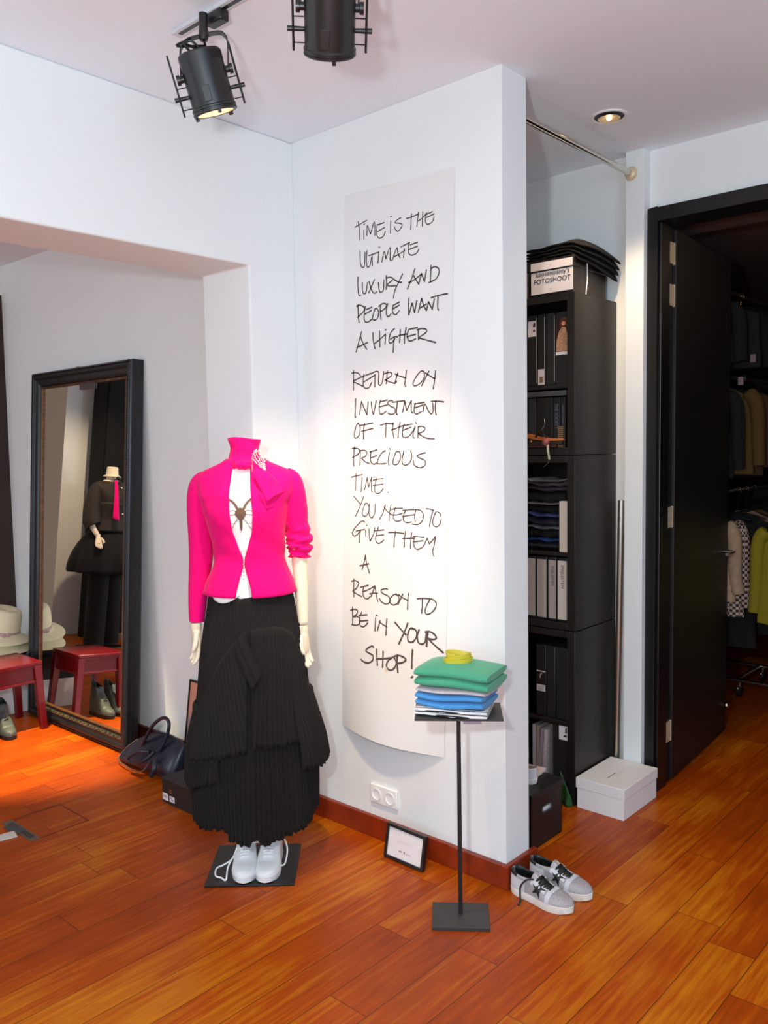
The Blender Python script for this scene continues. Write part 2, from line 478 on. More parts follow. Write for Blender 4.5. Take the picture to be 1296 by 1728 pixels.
LINES=[('TIME IS THE',0.00397,[[-1342,8733,-1299,8487,-1277,8062],[-1502,8568,-1222,8632,-916,8704],[-1074,8382,-1074,8056],[-1060,8593,-1028,8576],[-930,8160,-910,8473,-881,8491,-767,8232,-740,8212,-556,8587,-539,8105],[-416,8467,-448,8302,-433,8071,-318,7971,-141,8005,-41,8157],[-385,8447,-92,8463],[-430,8213,-76,8290],[216,8475,196,8038],[208,8616,246,8606],[682,8483,501,8434,423,8360,611,8308,741,8236,645,8102,512,8065,412,8158,383,8233],[1164,8522,1138,8286,1118,8001],[930,8408,1170,8417,1479,8452],[1470,8517,1429,8285,1389,8052],[1660,8498,1627,8025],[1457,8225,1638,8286,1819,8413],[1837,8423,1774,8300,1778,8124,1866,8040,2061,8084,2140,8235],[1836,8375,2073,8417],[1799,8268,2152,8329]]),
('ULTIMATE',0.00425,[[-1278,7699,-1276,7291,-1219,7122,-1139,7080,-1063,7170,-1032,7600],[-942,7643,-972,7272,-956,7095,-896,7051,-794,7114,-720,7376],[-694,7458,-687,7060],[-854,7449,-368,7496],[-376,7491,-416,7126],[-364,7660,-317,7652],[-227,7125,-114,7476,-42,7209],[-42,7209,166,7565,157,7149],[157,7149,245,7106,364,7312,489,7502,516,7315,618,7145],[343,7217,590,7275,836,7360],[818,7418,775,7119],[663,7500,1062,7584],[1051,7586,996,7402,1037,7201,1164,7139,1366,7175,1459,7296],[1079,7498,1416,7528],[1021,7348,1414,7400]]),
('LUXURY AND',0.00484,[[-1401,6784,-1420,6499,-1388,6172,-1336,6100,-1286,6114],[-1193,6555,-1192,6262,-1121,6151,-1019,6195,-942,6519],[-860,6551,-763,6262,-677,6134,-578,6098,-498,6139],[-595,6579,-886,6148],[-412,6443,-379,6166,-301,6098,-182,6153,-147,6497],[-35,6631,-29,6389,-46,6149],[-38,6532,118,6552,270,6487,191,6400,5,6327],[4,6299,111,6249,417,6218],[308,6454,533,6322,691,6294],[727,6574,533,6308,357,6051,287,5811],[1284,6665,1113,6337,933,6028],[1225,6445,1314,6293,1439,6124],[989,6243,1204,6282,1571,6448],[1439,6124,1564,6463],[1564,6463,1692,6170],[1692,6170,1781,6553],[1986,6671,1941,6134],[1984,6563,2143,6593,2299,6515,2314,6351,2172,6183,1888,6115]]),
('PEOPLE WANT',0.00513,[[-1426,5794,-1426,5470,-1394,5141],[-1502,5745,-1336,5768,-1153,5687,-1095,5592,-1262,5450,-1479,5343],[-1072,5691,-1117,5492,-1136,5259,-1065,5134,-923,5124,-739,5214],[-1034,5569,-750,5622],[-1099,5416,-773,5509],[-612,5532,-675,5381,-731,5213,-621,5148,-480,5213,-424,5408,-512,5549,-612,5532],[-332,5599,-345,5399,-311,5136],[-411,5609,-212,5685,-57,5636,-99,5513,-357,5400],[13,5656,-62,5422,-27,5232,50,5203,168,5281],[270,5567,228,5387,283,5267,397,5231,552,5348],[289,5564,557,5635],[267,5439,555,5531],[1001,5718,974,5436,983,5150],[983,5150,1135,5528],[1135,5528,1239,5195],[1239,5195,1345,5584],[1404,5184,1557,5634],[1557,5634,1643,5381,1766,5201],[1461,5307,1769,5420],[1766,5201,1860,5477],[1860,5477,2015,5211],[2015,5211,2109,5540],[2268,5628,2245,5251,2289,5151],[1968,5599,2303,5637,2667,5642]]),
('A HIGHER',0.00516,[[-1266,4818,-1410,4492,-1566,4106],[-1324,4632,-1207,4384,-1036,4156],[-1533,4260,-982,4392],[-719,4716,-699,4393,-624,4138],[-399,4741,-396,4176],[-660,4317,-378,4449,-99,4609],[-112,4581,-146,4253],[-135,4756,-85,4745],[311,4752,135,4627,52,4407,69,4290,185,4279,323,4408],[110,4401,305,4467,457,4452],[304,4453,261,4214,236,3931],[584,4694,564,4469,537,4245],[849,4736,779,4447,755,4190],[496,4490,874,4508],[951,4627,892,4464,945,4290,1056,4251,1278,4307],[970,4653,1358,4672],[872,4410,1281,4458],[1393,4580,1390,4413,1406,4259],[1339,4599,1540,4620,1737,4571,1736,4474,1462,4350],[1389,4330,1642,4249,2147,4090]]),
('RETURN ON',0.00461,[[-1721,3458,-1741,2738],[-1808,3359,-1606,3366,-1441,3303,-1352,3207],[-1740,3069,-1278,3187,-846,3280],[-1741,3039,-1266,2853],[-1194,3270,-1241,3036,-1225,2841,-1104,2754,-939,2794,-826,2949],[-1221,2990,-626,3215],[-646,3201,-676,2792],[-847,3260,-623,3332,-484,3307,-467,3189,-491,2986,-474,2853,-395,2833,-294,2943,-226,3302],[-49,3318,-118,2859],[-209,3214,47,3253,162,3187,82,3092,-174,2994],[-174,3008,78,2904,290,2847],[290,2847,432,3196],[309,3176,506,3091,808,2998],[832,3266,789,2986,747,2789,795,2715],[290,2847,388,2913],[1588,3182,1460,3177,1274,3008,1133,2821,1157,2721,1324,2724,1546,2850,1639,3011,1606,3180],[1506,2685,1840,3163],[1677,3119,1909,2978,2103,2882],[2125,3155,2085,2869,2016,2547]]),
('INVESTMENT',0.00489,[[-1631,2416,-1662,2041,-1683,1740,-1640,1751],[-1458,1816,-1342,2296],[-1342,2296,-1086,1801],[-1086,1801,-1005,2264],[-859,2257,-818,1944,-760,1800],[-760,1800,-608,2288],[-407,2293,-472,2105,-458,1840,-339,1792,-139,1886],[-409,2234,-72,2290],[-473,2061,-75,2116],[181,2248,26,2256,-62,2173,61,2066,272,1969,269,1810,93,1765,-62,1824],[392,2180,345,1778,395,1762],[141,2192,717,2221],[633,1824,736,2205],[736,2205,816,1873],[816,1873,1036,2204],[1036,2204,1030,1835,1092,1790],[1221,2110,1161,1915,1177,1772,1288,1734,1491,1816],[1165,2084,1624,2118],[1162,1943,1568,2037],[1546,1785,1641,2061,1782,1831,1906,1714,1997,1794,1984,2072],[2127,2148,2088,1873,2131,1663],[1913,2131,2180,2132,2461,2090]]),
('OF THEIR',0.00463,[[-1508,1514,-1615,1442,-1727,1173,-1732,1006,-1627,974,-1477,1106,-1441,1376,-1529,1506],[-1205,1489,-1266,1221,-1273,921],[-1427,1421,-788,1499],[-1370,1209,-792,1297],[-156,1483,-191,971],[-428,1404,-149,1448,203,1427],[184,1471,152,1211,212,933],[512,1475,429,1174,397,929],[81,1213,316,1264,624,1356],[701,1411,621,1198,617,996,730,936,920,989,1205,1266],[624,1342,1059,1399],[621,1183,1001,1287],[1195,1324,1109,1099,1088,957,1143,913],[1209,1451,1245,1407],[1328,1291,1310,909],[1335,1291,1519,1299,1635,1225,1553,1129,1331,1064],[1331,1064,1586,931,1803,879,2036,865]]),
('PRECIOUS',0.00463,[[-1754,642,-1793,293,-1803,-73],[-1870,583,-1637,595,-1492,518,-1558,382,-1858,247],[-1450,517,-1457,260,-1485,-43],[-1450,502,-1242,514,-1120,438,-1185,303,-1395,229],[-1395,229,-1211,93,-1006,32],[-914,466,-941,197,-903,62,-783,2,-619,61],[-976,451,-608,521],[-940,227,-633,314],[-202,487,-370,415,-535,224,-611,61,-499,16,-180,30],[-14,426,-79,133,-43,-29],[-11,558,28,537],[299,437,198,249,135,44,250,-20,406,44,507,247,453,436,318,452],[664,477,582,188,598,14,750,-29,941,71,1020,300,978,473],[1643,394,1430,354,1251,284,1390,212,1609,126,1625,-15,1458,-115,1274,-101,1126,-15,1084,143]]),
('TIME.',0.00378,[[-1682,-335,-1703,-641,-1742,-978],[-1942,-484,-1664,-427,-1348,-379],[-1380,-485,-1447,-1018],[-1266,-938,-1122,-483],[-1122,-483,-1069,-844],[-1069,-844,-895,-451],[-895,-451,-927,-932,-880,-1006],[-652,-508,-739,-719,-764,-959,-645,-1061,-483,-1013,-339,-876],[-837,-585,-593,-537,-331,-520],[-841,-765,-336,-719],[-131,-999,-100,-1005]]),
('YOU NEED TO',0.00407,[[-1820,-1188,-1645,-1343,-1480,-1476],[-1327,-1198,-1480,-1491,-1753,-1936],[-1249,-1454,-1358,-1640,-1404,-1824,-1301,-1918,-1154,-1845,-1046,-1629,-1125,-1450,-1270,-1448],[-1021,-1432,-1068,-1721,-1010,-1915,-908,-1950,-782,-1770,-743,-1438],[-252,-1453,-377,-1755,-550,-2001],[-325,-1530,-176,-1688,0,-1771],[25,-1445,-59,-1773,-82,-2041],[239,-1526,158,-1735,136,-1943,291,-2030,524,-1970],[42,-1621,258,-1570,568,-1559],[-20,-1801,255,-1805,565,-1735],[720,-1612,603,-1806,601,-1982,753,-2062,980,-2023],[567,-1638,758,-1611,1248,-1580],[544,-1852,870,-1796,1134,-1757],[1173,-1597,1114,-1815,1150,-2016],[1248,-1580,1433,-1630,1523,-1799,1428,-2003,1242,-2104,999,-2095],[1945,-1570,1851,-1842,1775,-2145],[1637,-1532,1800,-1546,1981,-1582],[2070,-1622,1959,-1838,1921,-2038,2028,-2132,2189,-2096,2291,-1881,2248,-1685,2124,-1620]]),
('GIVE THEM',0.00439,[[-1284,-2133,-1388,-2092,-1580,-2193,-1840,-2421,-1939,-2596,-1824,-2673,-1672,-2612,-1499,-2434],[-1734,-2483,-1288,-2399],[-1499,-2434,-1567,-2683,-1557,-2913],[-1247,-2436,-1237,-2670],[-1210,-2236,-1169,-2253],[-1071,-2366,-1061,-2624,-1021,-2819],[-1021,-2819,-833,-2521,-790,-2307],[-606,-2283,-689,-2513,-752,-2727,-671,-2858,-529,-2864,-338,-2739],[-832,-2430,-324,-2368],[-731,-2606,-346,-2548],[229,-2390,169,-2674,150,-2971],[-113,-2452,229,-2434,616,-2449],[693,-2366,642,-2646,634,-2934],[977,-2395,930,-2688,918,-2956],[558,-2636,1051,-2594],[1127,-2517,1069,-2708,1106,-2909,1255,-2972,1495,-2870],[1033,-2537,1275,-2537,1534,-2537],[1032,-2725,1496,-2654],[1513,-2840,1680,-2558],[1680,-2558,1769,-2752],[1769,-2752,2042,-2480],[2042,-2480,1966,-2826,1911,-3000,1970,-3181]]),
('A',0.00527,[[-1264,-3353,-1320,-3587,-1437,-3903],[-1256,-3429,-1193,-3699,-1053,-4008],[-1566,-3776,-1342,-3727,-1087,-3660]]),
('REASON TO',0.00503,[[-1887,-4293,-1893,-4979],[-2005,-4398,-1790,-4355,-1622,-4438,-1747,-4637,-1950,-4767],[-1950,-4767,-1725,-4852,-1457,-4915],[-1350,-4550,-1401,-4755,-1325,-4931,-1151,-4967,-959,-4830],[-1525,-4577,-1113,-4465],[-1414,-4741,-1090,-4615,-796,-4464],[-959,-4860,-775,-4447],[-775,-4447,-730,-4654,-619,-5011],[-1046,-4778,-876,-4730,-633,-4710],[-140,-4519,-261,-4501,-463,-4581,-379,-4684,-135,-4743,-33,-4851,-69,-5004,-249,-5054,-454,-4987,-539,-4890],[296,-4639,141,-4685,6,-4817,-11,-4968,110,-5050,303,-4993,415,-4834,355,-4692,238,-4660],[362,-5017,583,-4611],[373,-4646,605,-4755,831,-4820],[835,-4551,813,-4822,807,-5145],[1459,-4669,1453,-4959,1427,-5208],[1228,-4716,1488,-4672,1772,-4661],[1790,-4680,1631,-4941,1579,-5148,1685,-5218,1877,-5116,2033,-4927,2034,-4755,1895,-4669,1790,-4665]]),
('BE IN',0.00533,[[-1968,-5378,-1956,-6034],[-2081,-5511,-1839,-5440,-1679,-5482,-1747,-5631,-1956,-5752],[-1956,-5752,-1700,-5702,-1539,-5789,-1560,-5931,-1744,-6035,-2028,-6044],[-1452,-5500,-1562,-5731,-1583,-5919,-1489,-6030,-1308,-6020,-1111,-5855],[-1609,-5644,-1162,-5562],[-1584,-5857,-1113,-5769],[-708,-5620,-734,-6107],[-682,-5511,-631,-5528],[-476,-5681,-608,-6075],[-536,-5734,-348,-5815,-143,-5878],[-153,-5581,-174,-5912,-179,-6188]]),
('YOUR',0.00683,[[237,-5661,480,-5853,766,-6052],[829,-5620,689,-5945,443,-6418],[1051,-5783,925,-5813,839,-6043,863,-6245,1008,-6279,1149,-6180,1234,-5994,1178,-5826,997,-5796],[1327,-5794,1253,-6021,1291,-6235,1432,-6295,1586,-6198,1636,-5888],[1705,-5836,1672,-6086,1649,-6349],[1584,-5851,1791,-5812,1995,-5903,2045,-6012,1910,-6071,1723,-6065],[1723,-6065,1944,-6240,2324,-6481],[1670,-5869,1655,-6146]]),
('SHOP!',0.00683,[[-784,-6714,-863,-6681,-1081,-6791,-1190,-6901,-1029,-6966,-804,-7020,-817,-7204,-1057,-7337,-1337,-7325,-1443,-7267],[-610,-6748,-587,-7046,-550,-7341],[-287,-6789,-284,-7088,-285,-7372],[-627,-7112,-294,-7059,101,-6969],[177,-6928,-11,-7075,-102,-7253,-15,-7388,142,-7402,308,-7264,356,-7079,255,-6946,177,-6928],[394,-6808,396,-7132,448,-7449],[252,-6888,477,-6826,700,-6868,776,-6945,634,-7054,414,-7115],[1058,-6541,1042,-6894,1041,-7216],[1026,-7539,1094,-7486]])]


# ------------------------------------------------------------------ paper banner with the handwritten quote
WY = 2.259


def bow(x, z):
    t = min(max((2.372 - z) / 1.985, 0), 1)
    s = min(max((x + 2.201 + .068 * t) / .5, 0), 1)
    return 0.0016 + 0.055 * math.sin(PI * s) * max(0, (t - .55) / .45) ** 2.0


ban = thing('paper_banner', 'long white paper banner with a handwritten black quote taped to the white wall', 'banner', (-1.97, WY, 0.38))
BO = Vector((-1.97, WY, 0.38))


def ban_pt(i, j):
    s = i / 24; t = j / 80
    zt = 2.379 + (2.365 - 2.379) * s; zb = 0.395 + (0.381 - 0.395) * s
    x = -2.201 + .503 * s - (.068 + 0.004 * s) * t
    z = zt + (zb - zt) * t
    return Vector((x, WY - bow(x, z), z)) - BO


MB().grid(ban_pt, 25, 81).build('paper_sheet', M_paper, ban)


def words(txt, strokes):
    """strokes of one line grouped into its words by the widest gaps"""
    it = sorted(strokes, key=lambda q: min(q[::2]))
    gaps = []; mx = max(it[0][::2])
    for i, q in enumerate(it[1:], 1):
        gaps.append((min(q[::2]) - mx, i)); mx = max(mx, max(q[::2]))
    cut = sorted(i for g, i in sorted(gaps, reverse=True)[:txt.count(' ')])
    out = []; a = 0
    for c in cut + [len(it)]:
        out.append(it[a:c]); a = c
    return out


for txt, wd, line in LINES:
  for strokes in words(txt, line):
    mb = MB()
    for s in strokes:
        p2 = [(s[i] / 1e4 - 2.0, s[i + 1] / 1e4 + 1.4) for i in range(0, len(s), 2)]
        P = catmull([(a, 0, b) for a, b in p2], 5)
        n = len(P); L = []; R = []
        for i in range(n):
            a = P[max(i - 1, 0)]; b = P[min(i + 1, n - 1)]
            d = (b - a); d = d.normalized() if d.length > 1e-9 else Vector((1, 0, 0))
            nn = Vector((-d.z, 0, d.x)) * wd * (0.5 + 0.06 * math.sin(i * 0.9))
            q = P[i]
            if i == 0: q = q - d * wd * 0.3
            if i == n - 1: q = q + d * wd * 0.3
            L.append(q + nn); R.append(q - nn)
        vs = []
        for q in L + R:
            vs.append(Vector((q.x, WY - bow(q.x, q.z) - 0.0007, q.z)) - BO)
        mb.add(vs, [(i, i + 1, n + i + 1, n + i) for i in range(n - 1)])
    mb.build('handwritten_word', M_ink, ban, smooth=False)
tp = MB().box(-0.02, -0.008, -0.0415, -0.0405, 0.055, 0.085)
tp.build('tape_strip', pm('yellowed_tape', (226, 206, 170), 0.4), ban, smooth=False)
tp = MB().box(-0.045, -0.037, -0.03, -0.029, 0.27, 0.285)
tp.build('tape_strip', MATS['yellowed_tape'], ban, smooth=False)

# ------------------------------------------------------------------ double wall socket
so = thing('wall_socket', 'white double power socket on the wall above the red-brown baseboard', 'socket', (-2.053, 2.259, 0.168))
B(-0.066, 0.066, -0.010, 0.0, -0.035, 0.035).build('cover_plate', M_whiteplastic, so, bevel=0.003)
for sx in (-0.033, 0.033):
    M = basis((sx, -0.0105, 0), (0, -1, 0))
    o = MB().lathe([(0.0225, 0.0), (0.0225, 0.003), (0.0195, 0.003), (0.0185, -0.006), (0.001, -0.006)], 28, M, capb=False).build('outlet', M_whiteplastic, so)
    MB().lathe([(0.0025, -0.004), (0.0025, -0.003)], 10, M @ T(-0.007, 0, 0)).lathe([(0.0025, -0.004), (0.0025, -0.003)], 10, M @ T(0.007, 0, 0)).build('contact_hole', M_blackmetal, o)

# ------------------------------------------------------------------ lighting track and spotlights
tr = B(-2.07, 2.6, 1.439, 1.471, CZ - 0.012, CZ).build('lighting_track', pm('track_grey', (206, 208, 212), 0.5), bevel=0.002)
tag(tr, 'white lighting track fixed along the ceiling carrying the two black spotlights', 'track')
B(-2.05, 2.58, 1.449, 1.461, CZ - 0.0130, CZ - 0.0115).build('track_slot', M_blackmetal, tr, smooth=False)
M_lens = pm('lit_lens', (255, 226, 180), 0.2, emit=((255, 206, 140), 1.3))


def spotlight(label, lens, a, xdir, power, size, col=(1.0, 0.76, 0.52), la=None):
    """lens = centre of the light opening, a = aim direction, xdir = sideways direction of the yoke"""
    t = thing('track_spotlight', label, 'spotlight', (lens[0], lens[1], lens[2]), 0, 'black spotlights on the ceiling track')
    up = (-Vector(a)).normalized()
    M = basis((0, 0, 0), up, xdir)
    R_, L_ = 0.058, 0.145
    MB().lathe([(0.050, -0.002), (0.058, -0.002), (0.0605, 0.0), (0.0605, 0.004), (0.0585, 0.005), (0.0585, 0.008), (0.0605, 0.009), (0.0605, 0.013), (R_, 0.016), (R_, L_), (0.054, L_ + 0.004), (0.001, L_ + 0.004)], 48, M, capb=False)\
        .lathe([(0.050, -0.002), (0.047, 0.03), (0.03, 0.05), (0.001, 0.052)], 32, M, capb=False).build('lamp_body', M_blackmetal, t, ang=30)
    MB().lathe([(0.0495, -0.001), (0.001, -0.0005)], 32, M, capb=False, capt=False).build('lens', M_lens, t)
    for k in range(7):
        ang = math.radians(20 + k * 9)
        c = Vector((math.cos(ang) * R_, math.sin(ang) * R_ * -1, 0))
    v = MB()
    for k in range(8):
        an = math.radians(-62 + k * 7)
        Mv = M @ Matrix.Rotation(an, 4, 'Z')
        v.box(R_ - 0.001, R_ + 0.0012, -0.0015, 0.0015, L_ - 0.026, L_ - 0.004, Mv)
    v.build('vent_slots', M_black, t, smooth=False)
    Ml = M @ Matrix.Rotation(math.radians(-100), 4, 'Z')
    B(R_ - 0.001, R_ + 0.003, -0.010, 0.010, 0.022, 0.062, Ml).build('latch', M_blackmetal, t, smooth=False, bevel=0.001)
    for sg in (-1, 1):
        rd = MB()
        for oy in (-0.005, 0.005):
            rd.tube([M @ Vector((sg * 0.083, oy, 0.006)), M @ Vector((sg * 0.083, oy, L_ + 0.012))], 0.0026, 8)
        for zz in (0.022, 0.075):
            rd.tube([M @ Vector((sg * 0.056, 0, zz)), M @ Vector((sg * 0.083, 0, zz))], 0.0016, 6)
        rd.build('side_rod', M_blackmetal, t)
        MB().tube([M @ Vector((sg * 0.056, 0, 0.050)), M @ Vector((sg * 0.096, 0, 0.050))], [0.005, 0.0062], 10).build('tightening_screw', M_blackmetal, t)
        MB().tube([M @ Vector((sg * 0.057, 0, 0.095)), M @ Vector((sg * 0.066, 0, 0.095)), M @ Vector((sg * 0.067, 0, 0.095)), M @ Vector((sg * 0.076, 0, 0.095))], [0.009, 0.009, 0.013, 0.013], 14).build('pivot_knob', M_blackmetal, t)
    for an in (40, 160, 280):
        MB().box(0.050, 0.059, -0.004, 0.004, -0.010, 0.0, M @ Matrix.Rotation(math.radians(an), 4, 'Z')).build('retaining_clip', M_blackmetal, t, smooth=False)
    # yoke: flat strap from the pivots up to the stem
    top = Vector((0, 0, 0)) + M @ Vector((0, 0, L_ * 0.6))
    hx = (M.to_3x3() @ Vector((1, 0, 0)))
    piv = M @ Vector((0, 0, 0.095))
    stem = Vector((piv.x, piv.y, CZ - 0.095 - lens[2]))
    if (stem - piv).length < 0.10: stem = piv + (stem - piv).normalized() * 0.10 if (stem - piv).z > 0.02 else piv + Vector((0, 0, 0.10))
    dz = stem - piv
    path = [piv + hx * 0.0645, piv + hx * 0.0645 + dz * 0.66, piv + hx * 0.058 + dz * 0.86, piv + hx * 0.042 + dz * 0.98, piv + dz, piv - hx * 0.042 + dz * 0.98, piv - hx * 0.058 + dz * 0.86, piv - hx * 0.0645 + dz * 0.66, piv - hx * 0.0645]
    pp = catmull(path, 5)
    nrm = hx.cross(dz.normalized()).normalized() * 0.010
    yk = MB()
    ring = []
    for i, p in enumerate(pp):
        tg = (pp[min(i + 1, len(pp) - 1)] - pp[max(i - 1, 0)]).normalized()
        th = tg.cross(nrm.normalized()) * 0.0016
        ring.append([p + nrm + th, p + nrm - th, p - nrm - th, p - nrm + th])
    yk.loft(ring)
    yk.build('yoke', M_blackmetal, t, smooth=False)
    sp = stem
    st = MB().tube([sp - Vector((0, 0, 0.012)), sp + Vector((0, 0, 0.0)), sp + Vector((0, 0, 0.012))], [0.011, 0.0135, 0.0135], 16)
    st.tube([sp + Vector((0, 0, 0.012)), Vector((sp.x, sp.y, CZ - 0.02 - lens[2]))], 0.012, 16)
    st.build('stem', M_blackmetal, t)
    zt = CZ - 0.0125 - lens[2]
    B(sp.x - 0.013, sp.x + 0.052, 1.440 - lens[1], 1.470 - lens[1], zt - 0.030, zt).build('track_adapter', M_blackmetal, t, bevel=0.004)
    cab = catmull([sp + Vector((0, 0, -0.01)), sp + Vector((-0.015, 0.012, -0.03)), M @ Vector((-0.03, 0.0, L_ + 0.03)), M @ Vector((-0.012, 0.01, L_ + 0.001))], 8)
    MB().tube(cab, 0.0034, 8).build('cable', M_black, t)
    cab = catmull([sp + Vector((-0.01, 0.01, -0.02)), M @ Vector((-0.05, 0.01, L_ + 0.032)), M @ Vector((-0.01, 0.02, L_ + 0.038)), M @ Vector((0.012, 0.012, L_ + 0.001))], 8)
    MB().tube(cab, 0.0034, 8).build('cable', M_black, t)
    l = bpy.data.lights.new('spot_lamp', 'SPOT'); l.energy = power; l.color = col; l.spot_size = math.radians(size); l.spot_blend = 1.0; l.shadow_soft_size = 0.03
    lo = bpy.data.objects.new('spot_lamp', l); COL.objects.link(lo); lo.parent = t
    la = la or a
    lo.location = Vector(a).normalized() * 0.034
    lo.rotation_euler = Vector(la).to_track_quat('-Z', 'Y').to_euler()
    return t


spotlight('black track spotlight with bent yoke, hanging at the left end of the track', (-1.900, 1.456, 2.369), (-0.006, 0.342, -0.94), (0.599, 0.80, -0.03), 55, 52, la=(-0.06, 0.36, -0.92))
spotlight('black track spotlight cut off by the top edge, right of the other spotlight', (-1.433, 1.430, 2.366), (-0.468, 0.434, -0.81), (0.70, 0.714, -0.021), 135, 50, la=(-0.45, 0.44, -0.81))


def downlight(label, x, y, z, power, size, a=(0, 0, -1), col=(1.0, 0.74, 0.48), tilt=True):
    t = thing('recessed_downlight', label, 'downlight', (x, y, z))
    MB().lathe([(0.064, 0.0), (0.066, -0.004), (0.060, -0.006), (0.053, -0.003), (0.053, 0.0)], 40, None, capb=False, capt=False).build('trim_ring', M_whiteplastic, t)
    MB().lathe([(0.053, -0.003), (0.050, -0.001), (0.001, -0.0008)], 36, None, capb=False, capt=False).build('housing', M_blackmetal, t)
    M = T(0, 0, -0.004) @ Matrix.Rotation(math.radians(28), 4, (0.7, 0.7, 0))
    MB().lathe([(0.040, 0.0), (0.036, 0.003), (0.012, 0.006), (0.001, 0.006)], 30, T(0, 0, -0.0095), capb=False).build('reflector', M_steel, t)
    MB().ball((0, 0, -0.010), 0.009, 12, 8, (1, 1, .6)).build('bulb', pm('bulb_glow', (255, 230, 190), 0.3, emit=((255, 214, 150), 14.0)), t)
    l = bpy.data.lights.new('downlight_lamp', 'SPOT'); l.energy = power; l.color = col; l.spot_size = math.radians(size); l.spot_blend = 0.6; l.shadow_soft_size = 0.03
    lo = bpy.data.objects.new('downlight_lamp', l); COL.objects.link(lo); lo.parent = t; lo.location = (0, 0, -0.055)
    lo.rotation_euler = Vector(a).to_track_quat('-Z', 'Y').to_euler()
    return t


downlight('round recessed downlight with a glowing bulb in the ceiling above the alcove', -1.471, 2.877, CZ, 42, 110)
downlight('recessed downlight in the ceiling of the side room, above the mirror and red stool', -3.95, 1.55, 2.575, 800, 33, (-0.01, 0.155, -1), (1.0, 0.82, 0.46))
downlight('unseen recessed downlight added to the side room ceiling to brighten its far wall', -5.7, 0.95, 2.575, 120, 80, (-0.75, -0.02, -1))  # added out of view to brighten the far wall in the mirror

# ------------------------------------------------------------------ alcove rail, leaning tube
rl = MB().tube([(-1.572, 2.40, 2.543), (-1.572, 3.272, 2.543)], 0.0125, 16).build('hanging_rail', M_chrome)
tag(rl, 'chrome hanging rail under the ceiling from the quote wall to the white pillar', 'rail')
MB().lathe([(0.026, 0), (0.028, 0.006), (0.022, 0.018), (0.0125, 0.022)], 24, basis((-1.572, 3.268, 2.543), (0, -1, 0))).build('end_flange', M_steel, rl)
tb = MB().tube([(-1.640, 3.285, 0.0), (-1.614, 3.272, 1.226)], 0.012, 16).build('metal_tube', pm('brushed_tube', (190, 180, 166), 0.28, metal=1.0))
tag(tb, 'long silver metal tube leaning upright between the black bookcase and white pillar', 'tube')

# ------------------------------------------------------------------ black bookcase: three stacked units
M_spine = pm('black_binder', (24, 23, 23), 0.5)
M_label = pm('paper_label', (222, 212, 212), 0.8)
M_beige = pm('beige_label', (190, 176, 162), 0.8)
M_edge = pm('metal_edge', (196, 194, 192), 0.3, metal=0.8)
M_txt = pm('label_text', (40, 38, 40), 0.8)
M_slate = pm('slate_board', (64, 66, 68), 0.5)
SX0, SX1, SY0, SY1 = -2.12, -1.660, 2.969, 3.318
units = ((0.0, 0.712, 0.338, 'lowest of the three stacked black bookcase units, holding magazines and black binders'),
         (0.716, 1.417, 1.030, 'middle of the three stacked black bookcase units, holding white-spined binders'),
         (1.421, 2.052, 1.700, 'topmost of the three stacked black bookcase units, under the photo shoot box'))
for z0, z1, zm, lab in units:
    t = thing('bookcase', lab, 'bookcase', (SX0, SY0, z0), 0, 'stacked black bookcase units')
    W_ = SX1 - SX0; D_ = SY1 - SY0; H_ = z1 - z0
    B(W_ - 0.034, W_, 0, D_, 0, H_).build('side_panel', M_blackwood, t, bevel=0.0015)
    B(0, 0.034, 0, D_, 0, H_).build('side_panel', M_blackwood, t, bevel=0.0015)
    B(0.034, W_ - 0.034, 0.001, D_, H_ - 0.028, H_).build('top_board', M_blackwood, t, bevel=0.0015)
    B(0.034, W_ - 0.034, 0.001, D_, 0, 0.028).build('bottom_board', M_blackwood, t, bevel=0.0015)
    B(0.034, W_ - 0.034, 0.004, D_ - 0.01, zm - z0 - 0.016, zm - z0).build('shelf_board', M_blackwood, t, bevel=0.0015)
    B(0.034, W_ - 0.034, D_ - 0.01, D_, 0.028, H_ - 0.028).build('back_panel', M_black, t, smooth=False)


def binder(x0, x1, zb, h, label, depth=0.24, y0=2.985, edge=True, lab=None, strip=None, photo=None, txt=None, group='black ring binders in the bookcase', tilt=0.0, cat='binder'):
    w_ = x1 - x0
    t = thing('binder', label, cat, ((x0 + x1) / 2, y0, zb), 0, group)
    if tilt: t.rotation_euler = (0, tilt, 0)
    B(-w_ / 2 + 0.0008, w_ / 2 - 0.0008, 0, depth, 0.0005, h).build('cover', M_spine, t, bevel=0.003)
    if edge:
        B(w_ / 2 - 0.0042, w_ / 2 - 0.0008, -0.0012, 0.0006, 0.012, h - 0.012).build('metal_edge', M_edge, t, smooth=False)
    if lab:
        a, b, m = lab
        B(-w_ * 0.42, w_ * 0.42, -0.0012, 0.0004, a, b).build('spine_label', m, t, smooth=False)
        if txt:
            M = T(0.002, -0.0016, b - (b - a) * 0.27) @ Matrix.Rotation(PI / 2, 4, 'X') @ Matrix.Rotation(-PI / 2, 4, 'Z')
            text_part('spine_lettering', txt, w_ * 0.40, M_txt, t, M)
    if photo:
        photo(t, w_)
    return t


